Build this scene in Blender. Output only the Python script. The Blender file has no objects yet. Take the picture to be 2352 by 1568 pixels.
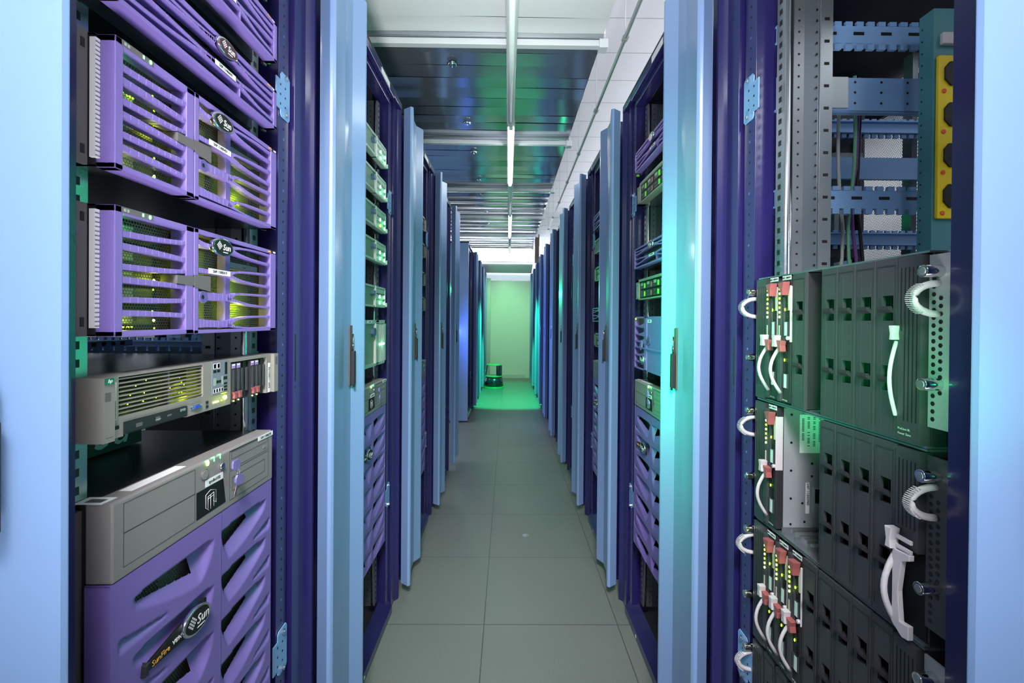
import bpy, math, random
from mathutils import Vector, Matrix, Euler
random.seed(7)
scene = bpy.context.scene
C = scene.collection
PI = math.pi
U = 0.04445

# ------------------------------------------------------------------ camera
def make_camera():
    f, pitch, yaw, roll, shy, h = 1081.854, .0060, .0093, .0082, 42.124, 1.3645
    cp, sp = math.cos(pitch), math.sin(pitch); cy, sy = math.cos(yaw), math.sin(yaw)
    fwd = Vector((sy*cp, cy*cp, -sp)); right = Vector((cy, -sy, 0)); up = right.cross(fwd)
    r2 = math.cos(roll)*right + math.sin(roll)*up
    u2 = -math.sin(roll)*right + math.cos(roll)*up
    cam = bpy.data.cameras.new('camera'); o = bpy.data.objects.new('camera', cam); C.objects.link(o)
    m = Matrix((r2, u2, -fwd)).transposed().to_4x4(); m.translation = Vector((0, 0, h))
    o.matrix_world = m
    cam.sensor_width = 36; cam.lens = 36*f/2352; cam.shift_y = -shy/2352
    cam.clip_start = 0.02
    scene.camera = o
make_camera()
scene.view_settings.view_transform = 'Standard'
try: scene.view_settings.look = 'None'
except Exception: pass
scene.view_settings.gamma = 1
scene.view_settings.use_curve_mapping = False
scene.view_settings.exposure = -0.1

w = bpy.data.worlds.new('world'); scene.world = w; w.use_nodes = True
w.node_tree.nodes['Background'].inputs[0].default_value = (.86, .9, 1, 1)
w.node_tree.nodes['Background'].inputs[1].default_value = 0.36

def area(name, loc, target, size, energy, col=(1, 1, 1), sizey=None):
    l = bpy.data.lights.new(name, 'AREA'); l.energy = energy; l.color = col; l.size = size
    if sizey: l.shape = 'RECTANGLE'; l.size_y = sizey
    o = bpy.data.objects.new(name, l); C.objects.link(o); o.location = loc
    z = -(Vector(target)-Vector(loc)).normalized(); y = Vector((0, 1, 0)) if abs(z.z) > .8 else Vector((0, 0, 1))
    x = y.cross(z).normalized(); y = z.cross(x)
    o.rotation_euler = Matrix((x, y, z)).transposed().to_euler(); return o
def spot(name, loc, target, energy, col, ang, blend=.4, r=.03):
    l = bpy.data.lights.new(name, 'SPOT'); l.energy = energy; l.color = col; l.spot_size = math.radians(ang); l.spot_blend = blend
    l.shadow_soft_size = r
    o = bpy.data.objects.new(name, l); C.objects.link(o); o.location = loc
    d = Vector(target)-Vector(loc); o.rotation_euler = d.to_track_quat('-Z', 'Y').to_euler(); return o
WHITE = (.93, .97, 1)
GREEN = (.02, 1, .38); TEAL = (.01, .85, .6); LIME = (.1, 1, .22)
# fluorescent light of the room over near and neighbouring aisles, with unseen fill added
area('aisle_fill', (0, -.75, 2.45), (0, .7, 1.1), .9, 21, (1, .98, .97), .5)
area('aisle_fill', (0, -1.6, 1.3), (0, 2, 1.0), 1.2, 9, (1, .98, .97), 1.6)  # unseen fill added behind the camera to light the foreground
_u = area('uplight_fill', (0, .1, .45), (0, 1.5, 2.7), .4, 12, (1, .99, .98), .5); _u.data.spread = math.radians(62)  # added low by the camera, unseen, to brighten the ceiling panels
_u = area('aisle_fill', (0, -.35, 2.5), (0, 2.6, 0), .4, 15, (1, .99, .98), .4); _u.data.spread = math.radians(58)  # narrow unseen fill added to brighten the floor ahead
area('side_aisle_light', (2.3, 3.5, 3.2), (1.9, 3.5, 0), .5, 150, WHITE, 9)
area('side_aisle_light', (-2.3, 3.5, 3.2), (-1.9, 3.5, 0), .5, 150, WHITE, 9)
area('ceiling_fill', (1.15, 4.0, 2.75), (1.1, 4.0, 4), .25, 24, WHITE, 9)  # unseen upward fill, added to lighten the ceiling over the right row
area('far_room_light', (.1, 12.3, 2.9), (.1, 16, 2.4), 3, 900, WHITE, .8)
# coloured floodlights, and green strips added in the second racks
spot('green_light', (.1, 7.45, 2.58), (.06, 8.5, 0), 900, GREEN, 60, .35, .06)
spot('lime_floodlight', (-.1, 8.9, 2.5), (.06, 11.1, .9), 190, (.35, 1, .45), 75, .9, .06)
_u = area('green_light', (-.53, 1.695, 1.28), (.5, 1.52, 1.28), .06, 4.8, (.0, 1, .36), .8); _u.data.spread = math.radians(62)  # unseen strip added in the second left rack to tint the right doors
area('green_light', (.555, 1.68, 1.45), (-.5, 2.1, 1.45), .06, 5, GREEN, .9)  # unseen strip added in the second right rack, greens the left row
spot('green_light', (-.30, -.35, 1.35), (.58, .80, 1.28), 150, (.01, 1, .3), 15, 1, .05)
spot('green_light', (-.75, 5.2, 1.7), (.5, 4.0, 1.5), 50, GREEN, 130, .9, .04)
spot('blue_floodlight', (-.75, 5.6, 1.2), (.5, 6.3, 1.1), 60, (.12, .25, 1), 130, .9, .04)
spot('blue_floodlight', (-.30, 5.35, .9), (-.5, 6.4, 1.2), 3, (.25, .4, 1), 90, .9, .02)

# ------------------------------------------------------------------ materials
def lin(c):
    return tuple(((x/255)/12.92 if x/255 <= .04045 else ((x/255+.055)/1.055)**2.4) for x in c)+(1,)
MATS = {}
def mat(name, rgb, rough=.5, metal=0, emit=0, coat=0, bump=0, bscale=400, spec=.5):
    if name in MATS: return MATS[name]
    m = bpy.data.materials.new(name); m.use_nodes = True; nt = m.node_tree; b = nt.nodes['Principled BSDF']
    c = lin(rgb); b.inputs['Base Color'].default_value = c
    b.inputs['Roughness'].default_value = rough; b.inputs['Metallic'].default_value = metal
    b.inputs['Specular IOR Level'].default_value = spec
    if coat: b.inputs['Coat Weight'].default_value = coat; b.inputs['Coat Roughness'].default_value = .12
    if emit: b.inputs['Emission Color'].default_value = c; b.inputs['Emission Strength'].default_value = emit
    if not emit:
        tc = nt.nodes.new('ShaderNodeTexCoord'); n = nt.nodes.new('ShaderNodeTexNoise'); n.inputs['Scale'].default_value = 3.0
        n.inputs['Detail'].default_value = 6
        nt.links.new(tc.outputs['Object'], n.inputs['Vector'])
        mr = nt.nodes.new('ShaderNodeMapRange'); mr.inputs['To Min'].default_value = rough*.85; mr.inputs['To Max'].default_value = min(1, rough*1.2)
        nt.links.new(n.outputs['Fac'], mr.inputs['Value']); nt.links.new(mr.outputs[0], b.inputs['Roughness'])
    if bump:
        n2 = nt.nodes.new('ShaderNodeTexNoise'); n2.inputs['Scale'].default_value = bscale
        nt.links.new(tc.outputs['Object'], n2.inputs['Vector'])
        bp = nt.nodes.new('ShaderNodeBump'); bp.inputs['Strength'].default_value = bump; bp.inputs['Distance'].default_value = .001
        nt.links.new(n2.outputs['Fac'], bp.inputs['Height']); nt.links.new(bp.outputs[0], b.inputs['Normal'])
    MATS[name] = m; return m

navy = mat('navy_paint', (33, 28, 84), .28, coat=.5)
navyd = mat('navy_dark', (14, 12, 40), .5)
sky = mat('light_blue_paint', (120, 150, 196), .32, coat=.35)
skyd = mat('light_blue_rail', (120, 160, 208), .35)
purple = mat('purple_plastic', (122, 103, 176), .45, bump=.08, bscale=900)
purpled = mat('purple_recess', (92, 82, 145), .5)
grey = mat('grey_plastic', (132, 127, 128), .45, bump=.08, bscale=900)
greyd = mat('dark_grey_plastic', (96, 92, 94), .5)
chassis = mat('chassis_steel', (62, 64, 68), .32, .6)
steel = mat('galvanised_steel', (165, 172, 178), .28, .85)
chrome = mat('chrome', (225, 228, 230), .12, 1)
black = mat('black', (10, 10, 12), .5)
bplas = mat('black_plastic', (56, 58, 63), .42, bump=.25, bscale=1500)
bplas2 = mat('black_plastic_dark', (36, 36, 41), .5)
white = mat('white_label', (232, 232, 236), .5)
wplas = mat('white_plastic', (188, 184, 190), .4)
ink = mat('ink', (20, 20, 24), .6)
gold = mat('gold_ink', (225, 165, 70), .5)
maroon = mat('maroon_plastic', (150, 82, 84), .45)
yellow = mat('yellow_plastic', (226, 200, 20), .45)
red = mat('red_plastic', (226, 84, 44), .5)
teal = mat('teal_box', (70, 130, 140), .45)
led_g = mat('led_green', (90, 255, 130), emit=9)
led_y = mat('led_lime', (190, 255, 40), emit=9)
led_w = mat('led_lime_core', (225, 255, 110), emit=16)
led_o = mat('led_orange', (255, 165, 50), emit=9)
blue = mat('blue_plastic', (50, 80, 190), .4)
arr = mat('array_plastic', (150, 168, 160), .45)
lime = mat('lime_plastic', (120, 220, 60), .45)
lilac = mat('lilac_plastic', (118, 108, 168), .35)

def perforated(name, rgb, pitch, hole, metal=.4, rough=.4):
    m = bpy.data.materials.new(name); m.use_nodes = True; nt = m.node_tree; N = nt.nodes.new; L = nt.links.new
    b = nt.nodes['Principled BSDF']; b.inputs['Base Color'].default_value = lin(rgb); b.inputs['Metallic'].default_value = metal
    b.inputs['Roughness'].default_value = rough
    tc = N('ShaderNodeTexCoord'); sp = N('ShaderNodeSeparateXYZ'); L(tc.outputs['Object'], sp.inputs[0])
    def M(op, a, bb=None):
        n = N('ShaderNodeMath'); n.operation = op
        for i, v in enumerate((a, bb)):
            if v is None: continue
            if isinstance(v, (int, float)): n.inputs[i].default_value = v
            else: L(v, n.inputs[i])
        return n.outputs[0]
    X = M('DIVIDE', sp.outputs[0], pitch); Z = M('DIVIDE', sp.outputs[2], pitch*1.732)
    def cell(x, z):
        fx = M('SUBTRACT', M('FRACT', x), .5); fz = M('MULTIPLY', M('SUBTRACT', M('FRACT', z), .5), 1.732)
        return M('SQRT', M('ADD', M('MULTIPLY', fx, fx), M('MULTIPLY', fz, fz)))
    d = M('MINIMUM', cell(M('ADD', X, 100), M('ADD', Z, 100)), cell(M('ADD', X, 100.5), M('ADD', Z, 100.5)))
    a = M('GREATER_THAN', d, hole)
    L(a, b.inputs['Alpha'])
    MATS[name] = m; return m
hexmesh = perforated('hex_mesh', (150, 147, 138), .0052, .44, .2, .45)
finemesh = perforated('fine_mesh', (70, 66, 74), .0032, .36)
doormesh = perforated('door_mesh', (50, 62, 90), .008, .42)

def planks():
    m = bpy.data.materials.new('aluminium_planks'); m.use_nodes = True; nt = m.node_tree; b = nt.nodes['Principled BSDF']
    b.inputs['Metallic'].default_value = .82
    tc = nt.nodes.new('ShaderNodeTexCoord'); n = nt.nodes.new('ShaderNodeTexNoise'); n.inputs['Scale'].default_value = 1.3; n.inputs['Detail'].default_value = 8
    nt.links.new(tc.outputs['Object'], n.inputs['Vector'])
    r = nt.nodes.new('ShaderNodeMapRange'); r.inputs['To Min'].default_value = .09; r.inputs['To Max'].default_value = .24
    nt.links.new(n.outputs['Fac'], r.inputs['Value']); nt.links.new(r.outputs[0], b.inputs['Roughness'])
    b.inputs['Base Color'].default_value = lin((176, 184, 196))
    return m
alu = planks()

def floor_mat():
    m = bpy.data.materials.new('floor_tiles'); m.use_nodes = True; nt = m.node_tree; N = nt.nodes.new; L = nt.links.new
    b = nt.nodes['Principled BSDF']
    tc = N('ShaderNodeTexCoord'); sp = N('ShaderNodeSeparateXYZ'); L(tc.outputs['Object'], sp.inputs[0])
    def M(op, a, bb=None):
        n = N('ShaderNodeMath'); n.operation = op
        for i, v in enumerate((a, bb)):
            if v is None: continue
            if isinstance(v, (int, float)): n.inputs[i].default_value = v
            else: L(v, n.inputs[i])
        return n.outputs[0]
    def seam(o, off): return M('LESS_THAN', M('ABSOLUTE', M('SUBTRACT', M('FRACT', M('DIVIDE', M('ADD', o, 60-off), .6)), .5)), .0035)
    s = M('MAXIMUM', seam(sp.outputs[0], -.095+.3), seam(sp.outputs[1], 2.1055+.3))
    n = N('ShaderNodeTexNoise'); n.inputs['Scale'].default_value = 2.2; n.inputs['Detail'].default_value = 10; L(tc.outputs['Object'], n.inputs['Vector'])
    n2 = N('ShaderNodeTexNoise'); n2.inputs['Scale'].default_value = 160; n2.inputs['Detail'].default_value = 3; L(tc.outputs['Object'], n2.inputs['Vector'])
    mx = N('ShaderNodeMix'); mx.data_type = 'RGBA'; L(n.outputs['Fac'], mx.inputs[0]); mx.inputs[6].default_value = lin((112, 122, 116)); mx.inputs[7].default_value = lin((126, 131, 126))
    mx2 = N('ShaderNodeMix'); mx2.data_type = 'RGBA'; mx2.blend_type = 'MULTIPLY'; mx2.inputs[0].default_value = .35; L(mx.outputs[2], mx2.inputs[6]); L(n2.outputs['Fac'], mx2.inputs[7])
    mx3 = N('ShaderNodeMix'); mx3.data_type = 'RGBA'; L(s, mx3.inputs[0]); L(mx2.outputs[2], mx3.inputs[6]); mx3.inputs[7].default_value = lin((72, 76, 74))
    L(mx3.outputs[2], b.inputs['Base Color']); b.inputs['Roughness'].default_value = .42
    return m
def paint_mat(name, rgb, rough=.6):
    return mat(name, rgb, rough, bump=.03, bscale=60)

# ------------------------------------------------------------------ mesh builder
class MB:
    def __init__(s): s.v = []; s.f = []; s.m = []; s.mats = []; s.sm = []
    def mi(s, m):
        if m not in s.mats: s.mats.append(m)
        return s.mats.index(m)
    def add(s, vs, fs, m, smooth=False):
        o = len(s.v); s.v += [tuple(v) for v in vs]; k = s.mi(m)
        for f in fs: s.f.append(tuple(o+i for i in f)); s.m.append(k); s.sm.append(smooth)
        return s
    def box(s, x0, x1, y0, y1, z0, z1, m):
        vs = [(x, y, z) for x in (x0, x1) for y in (y0, y1) for z in (z0, z1)]
        return s.add(vs, [(0, 1, 3, 2), (4, 6, 7, 5), (0, 4, 5, 1), (2, 3, 7, 6), (0, 2, 6, 4), (1, 5, 7, 3)], m)
    def prism(s, pts, a, b, axis, m, smooth=False):
        """pts 2-D polygon, extruded a..b along axis ('x','y','z')"""
        n = len(pts)
        def P(p, t): return {'z': (p[0], p[1], t), 'y': (p[0], t, p[1]), 'x': (t, p[0], p[1])}[axis]
        vs = [P(p, a) for p in pts]+[P(p, b) for p in pts]
        fs = [tuple(range(n))[::-1], tuple(range(n, 2*n))]+[(i, (i+1) % n, n+(i+1) % n, n+i) for i in range(n)]
        return s.add(vs, fs, m, smooth)
    def ribbon(s, pts, y0, y1, m, n=5):
        """pts (x,z,width); smooth band in the xz plane, extruded in y"""
        P = []
        for i in range(len(pts)-1):
            p0 = pts[max(i-1, 0)]; p1 = pts[i]; p2 = pts[i+1]; p3 = pts[min(i+2, len(pts)-1)]
            for k in range(n):
                t = k/n
                P.append([.5*(2*p1[j]+(p2[j]-p0[j])*t+(2*p0[j]-5*p1[j]+4*p2[j]-p3[j])*t*t+(3*p1[j]-p0[j]-3*p2[j]+p3[j])*t**3) for j in range(3)])
        P.append(list(pts[-1]))
        for a, b in zip(P[:-1], P[1:]):
            q = [(a[0], a[1]-a[2]/2), (b[0], b[1]-b[2]/2), (b[0], b[1]+b[2]/2), (a[0], a[1]+a[2]/2)]
            s.prism(q, y0, y1, 'y', m)
        return s
    def cyl(s, c, axis, r, h, m, n=16, r2=None, smooth=True, rz=1):
        r2 = r if r2 is None else r2; vs = []
        for k, (rr, t) in enumerate(((r, 0), (r2, h))):
            for i in range(n):
                a = 2*PI*i/n; u, v = rr*math.cos(a), rr*math.sin(a)*rz
                vs.append({'z': (c[0]+u, c[1]+v, c[2]+t), 'y': (c[0]+u, c[1]+t, c[2]+v), 'x': (c[0]+t, c[1]+u, c[2]+v)}[axis])
        s.add(vs, [tuple(range(n))[::-1], tuple(range(n, 2*n))], m)
        o = len(s.v)-2*n; k = s.mi(m)
        for i in range(n): s.f.append((o+i, o+(i+1) % n, o+n+(i+1) % n, o+n+i)); s.m.append(k); s.sm.append(smooth)
        return s
    def ball(s, c, rx, ry, rz, m, n=10, k=6):
        vs = []; fs = []
        for j in range(k+1):
            t = PI*j/k
            for i in range(n):
                a = 2*PI*i/n; vs.append((c[0]+rx*math.sin(t)*math.cos(a), c[1]+ry*math.sin(t)*math.sin(a), c[2]+rz*math.cos(t)))
        for j in range(k):
            for i in range(n): fs.append((j*n+i, j*n+(i+1) % n, (j+1)*n+(i+1) % n, (j+1)*n+i))
        return s.add(vs, fs, m, True)
    def tube(s, path, r, m, n=8, closed=False):
        path = [Vector(p) for p in path]; vs = []; L = len(path); up = Vector((.13, .31, .94))
        for i, p in enumerate(path):
            if closed: t = path[(i+1) % L]-path[i-1]
            else: t = path[min(i+1, L-1)]-path[max(i-1, 0)]
            t.normalize(); a = t.cross(up)
            if a.length < .05: a = t.cross(Vector((1, 0, 0)))
            a.normalize(); b = t.cross(a)
            rr = r[i] if isinstance(r, (list, tuple)) else r
            for k in range(n): vs.append(p+rr*(math.cos(2*PI*k/n)*a+math.sin(2*PI*k/n)*b))
        fs = []
        for i in range(L if closed else L-1):
            j = (i+1) % L
            for k in range(n): fs.append((i*n+k, i*n+(k+1) % n, j*n+(k+1) % n, j*n+k))
        if not closed: fs += [tuple(range(n))[::-1], tuple(range((L-1)*n, L*n))]
        return s.add(vs, fs, m, True)
    def build(s, name, parent=None, bevel=0, loc=None):
        me = bpy.data.meshes.new(name); me.from_pydata(s.v, [], s.f)
        for m in s.mats: me.materials.append(m)
        for p, k, sm in zip(me.polygons, s.m, s.sm): p.material_index = k; p.use_smooth = sm
        me.validate(); me.update()
        o = bpy.data.objects.new(name, me); C.objects.link(o)
        if parent: o.parent = parent
        if loc: o.location = loc
        if bevel:
            b = o.modifiers.new('bevel', 'BEVEL'); b.width = bevel; b.segments = 2; b.limit_method = 'ANGLE'; b.angle_limit = .6
        return o
def thing(name, label, cat, loc=(0, 0, 0), rz=0, group=None):
    o = bpy.data.objects.new(name, None); C.objects.link(o); o.location = loc; o.rotation_euler = (0, 0, rz)
    o.empty_display_size = .05
    return tag(o, label, cat, group)
def tag(o, label, cat, group=None):
    o['label'] = label; o['category'] = cat
    if group: o['group'] = group
    return o
def struct(o): o['kind'] = 'structure'; return o
def dup(o, parent=None):
    c = o.copy(); C.objects.link(c)
    if parent is not None: c.parent = parent
    for ch in list(o.children): dup(ch, c)
    return c
def place(o, loc, rz, label, group=None):
    o.location = loc; o.rotation_euler = (0, 0, rz); o['label'] = label
    if group: o['group'] = group
    elif 'group' in o: del o['group']
    return o
def text(s, size, m, parent, x, z, y=-.0006, name='lettering', rot=0, sx=1, ext=.0002, shear=0, align='LEFT', up=None):
    c = bpy.data.curves.new('t', 'FONT'); c.body = s; c.size = size; c.extrude = ext; c.shear = shear; c.align_x = align; c.align_y = 'CENTER'
    c.resolution_u = 2
    t = bpy.data.objects.new('t', c); C.objects.link(t)
    dg = bpy.context.evaluated_depsgraph_get(); me = bpy.data.meshes.new_from_object(t.evaluated_get(dg))
    bpy.data.objects.remove(t); bpy.data.curves.remove(c)
    M = Matrix.Translation((x, y, z)) @ Matrix.Rotation(PI/2, 4, 'X') @ Matrix.Rotation(rot, 4, 'Z') @ Matrix.Diagonal((sx, 1, 1, 1))
    if up is not None: M = Matrix.Translation((x, y, z)) @ Matrix.Rotation(rot, 4, 'Z') @ Matrix.Diagonal((sx, 1, 1, 1))
    me.transform(M); me.materials.clear(); me.materials.append(m)
    me.name = name
    o = bpy.data.objects.new(name, me); C.objects.link(o); o.parent = parent; return o
def plight(parent, x, y, z, e, col=(.85, 1, .02), r=.006):
    l = bpy.data.lights.new('led_glow', 'POINT'); l.energy = e; l.color = col; l.shadow_soft_size = r
    o = bpy.data.objects.new('led_glow', l); C.objects.link(o); o.parent = parent; o.location = (x, y, z); return o

LEFT, RIGHT = PI/2, -PI/2
ORD = ['zeroth', 'first', 'second', 'third', 'fourth', 'fifth', 'sixth', 'seventh', 'eighth', 'ninth', 'tenth', 'eleventh', 'twelfth']

# ------------------------------------------------------------------ the room
def room():
    m = MB().box(-3.2, 3.2, -4, 16, -.05, 0, floor_mat()); struct(m.build('floor'))
    ceil = paint_mat('ceiling_white', (226, 226, 232))
    m = MB().box(-3.2, 3.2, -4, 16, 3.3, 3.36, ceil)
    for i in range(48):                                      # board joints
        y = -.5+.39*i; m.box(-3.2, 3.2, y, y+.006, 3.2985, 3.3, mat('joint', (180, 180, 186), .7))
    struct(m.build('ceiling'))
    wm = paint_mat('wall_white', (225, 228, 232))
    struct(MB().box(-3.26, -3.2, -4, 16, 0, 3.36, wm).build('wall_left'))
    struct(MB().box(3.2, 3.26, -4, 16, 0, 3.36, wm).build('wall_right'))
    struct(MB().box(-3.2, 3.2, 16, 16.06, 0, 3.36, wm).build('wall_back'))
    pm = paint_mat('partition_paint', (214, 224, 214), .35)
    struct(MB().box(-1.8, 1.8, 11.14, 11.2, 0, 2.30, pm).build('wall_end'))
    m = MB().box(-.47, -.385, 10.5, 10.62, 0, 2.3, paint_mat('post_grey', (170, 178, 178), .3))
    struct(m.build('trim_1', bevel=.004))
    struct(MB().box(-.30, .42, 11.125, 11.14, 0, .08, paint_mat('base_trim', (190, 205, 195), .4)).build('baseboard_end'))
room()

# ceiling over the aisle: reflective planks, crossbars, lamps
def overhead():
    edges = [.25, 1.0+.0, 2.24, 3.49, 4.75, 6.0, 7.26, 8.5, 9.75]
    edges = [-.27, .98, 2.24, 3.49, 4.75, 6.0, 7.26, 8.5]
    names = ['nearest', 'second', 'third', 'fourth', 'fifth', 'sixth', 'seventh']
    for i in range(1, len(edges)-1):
        y0, y1 = edges[i]+.02, edges[i+1]-.02
        m = MB(); n = 10; dy = (y1-y0)/n
        for k in range(n):
            a = y0+k*dy; b = a+dy-.002; t = random.uniform(-.0012, .0012)+((.001 if k % 2 else -.001) if i < 4 else (.0055+.001*random.random() if k % 2 else .0005))
            vs = []
            for yy, zz in ((a, 2.71-t), (b, 2.71+t)):
                for q in range(25):
                    x = -1.6+2.04*q/24; vs.append((x, yy, zz+.002*math.sin(x*5+i+k*1.7)))
            fs = [(q, q+1, q+26, q+25) for q in range(24)]
            mm_ = mat('white_sheet', (226, 228, 232), .4, .15) if i == 1 else alu
            m.add(vs, fs, mm_, True)
            m.add([(v[0], v[1], v[2]+.006) for v in vs], fs, mm_, True)
        o = m.build('ceiling_plank_panel')
        tag(o, 'reflective aluminium plank panel hung over the aisle, %s from the camera' % names[i-1], 'ceiling panel', 'reflective ceiling panels')
    for i in range(2, len(edges)):
        y = edges[i]; t = thing('ceiling_crossbar', 'white metal crossbar under the reflective ceiling, %s from the camera' % names[i-2], 'crossbar', (0, y, 2.66), 0, 'ceiling crossbars')
        MB().box(-1.6, .44, -.018, .018, 0, .03, mat('white_metal', (225, 228, 232), .3, .2)).box(-1.6, .44, -.03, -.018, .03, .05, steel).build('beam', t, .003)
        MB().box(.42, .462, -.028, .028, -.012, .03, mat('white_metal', (225, 228, 232))).box(.43, .455, -.01, .01, .03, .06, mat('white_metal', (225, 228, 232))).build('corner_bracket', t, .003)
        MB().cyl((.45, 0, .05), 'z', .006, .59, mat('white_metal', (225, 228, 232)), 8).build('hanger_rod', t)
    # round recessed fittings in the planks
    for i, (x, y) in enumerate([(-.30, 2.47), (-.285, 3.2), (-.28, 3.75), (-.28, 4.5), (-.28, 5.0), (-.28, 5.8), (-.28, 6.5)]):
        t = thing('ceiling_disc', 'small round clear fitting on the ceiling panels, %s from the camera' % names[i], 'ceiling fitting', (x, y, 2.70), 0, 'round ceiling fittings')
        MB().cyl((0, 0, -.012), 'z', .018, .012, chrome, 20, .028).build('rim', t)
        MB().cyl((0, 0, -.02), 'z', .004, .01, chrome, 8).build('centre_screw', t)
    # lamp trunk
    segs = [(-.3, 1.75, 0), (1.75, 3.02, 0), (3.02, 4.38, 1), (4.38, 5.59, 0), (5.59, 7.14, 1), (7.14, 8.6, 0), (8.6, 9.8, 1)]
    body = mat('lamp_body', (196, 208, 206), .3, .1); lit = mat('tube_lit', (250, 254, 255), emit=32); off = mat('tube_off', (215, 226, 224), .25)
    for i, (a, b, on) in enumerate(segs):
        if i == 0: continue
        x = .004+.004*i
        t = thing('tube_lamp', '%s fluorescent batten over the aisle, %s from the camera' % ('lit' if on else 'unlit', names[i-1]), 'lamp', (x, a, 2.62), 0, 'tube lamps over the aisle')
        MB().prism([(-.024, 0), (-.016, -.004), (.016, -.004), (.024, 0), (.024, .03), (-.024, .03)], 0, b-a-.004, 'y', body).build('housing', t, .001)
        MB().cyl((0, .04, -.013), 'y', .0125, b-a-.09, lit if on else off, 14).build('tube', t)
        MB().box(-.012, .012, .01, .04, -.026, 0, body).build('lamp_holder', t, .002)
        MB().box(-.012, .012, b-a-.05, b-a-.02, -.026, 0, body).build('lamp_holder', t, .002)
    # pipe with its hangers on the right
    t = thing('ceiling_pipe', 'long thin grey pipe hung along the ceiling above the right row', 'pipe', (0, 0, 0))
    grey_p = mat('pipe_grey', (150, 158, 160), .4, .3)
    MB().tube([(.585+.0085*y, y, 2.85) for y in (-.2, 3, 6, 9.5)], .011, grey_p, 10).build('pipe_run', t)
    for k in range(8):
        y = 1.62+.86*k; x = .585+.0085*y
        MB().tube([(x, y, 2.85), (x, y, 3.3)], .003, mat('wire_white', (215, 218, 222)), 6).build('hanger_wire', t)
        MB().cyl((x, y-.015, 2.85), 'y', .017, .03, grey_p, 12).build('pipe_clip', t)
    for i, (z, y) in enumerate([(2.62, 10.2), (2.5, 11.0)]):
        m = MB(); n = 10
        pts = [(y+.75*k/n, z-.16*(1-math.cos(PI*.5*k/n))) for k in range(n+1)]
        vs = [(x, p[0], p[1]) for p in pts for x in (-1.2, .55)]
        m.add(vs, [(2*k, 2*k+1, 2*k+3, 2*k+2) for k in range(n)], alu, True)
        m.add([(v[0], v[1], v[2]+.01) for v in vs], [(2*k, 2*k+1, 2*k+3, 2*k+2) for k in range(n)], mat('foil_back', (200, 205, 205), .4), True)
        t = thing('curved_baffle', ('upper' if i == 0 else 'lower')+' curved silvery baffle at the far end of the ceiling', 'baffle')
        m.build('sheet', t)
        for x in (-1.1, .45): MB().cyl((x, y+.1, z-.002), 'z', .005, 3.3-z, steel, 8).build('hanger_rod', t)
    tag(MB().box(.60, .70, 10.6, 10.75, 2.66, 3.3, mat('brown_box', (120, 104, 100), .5)).build('cable_duct', bevel=.004), 'small brown duct hanging from the ceiling at the far end, right', 'duct')
overhead()

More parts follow.
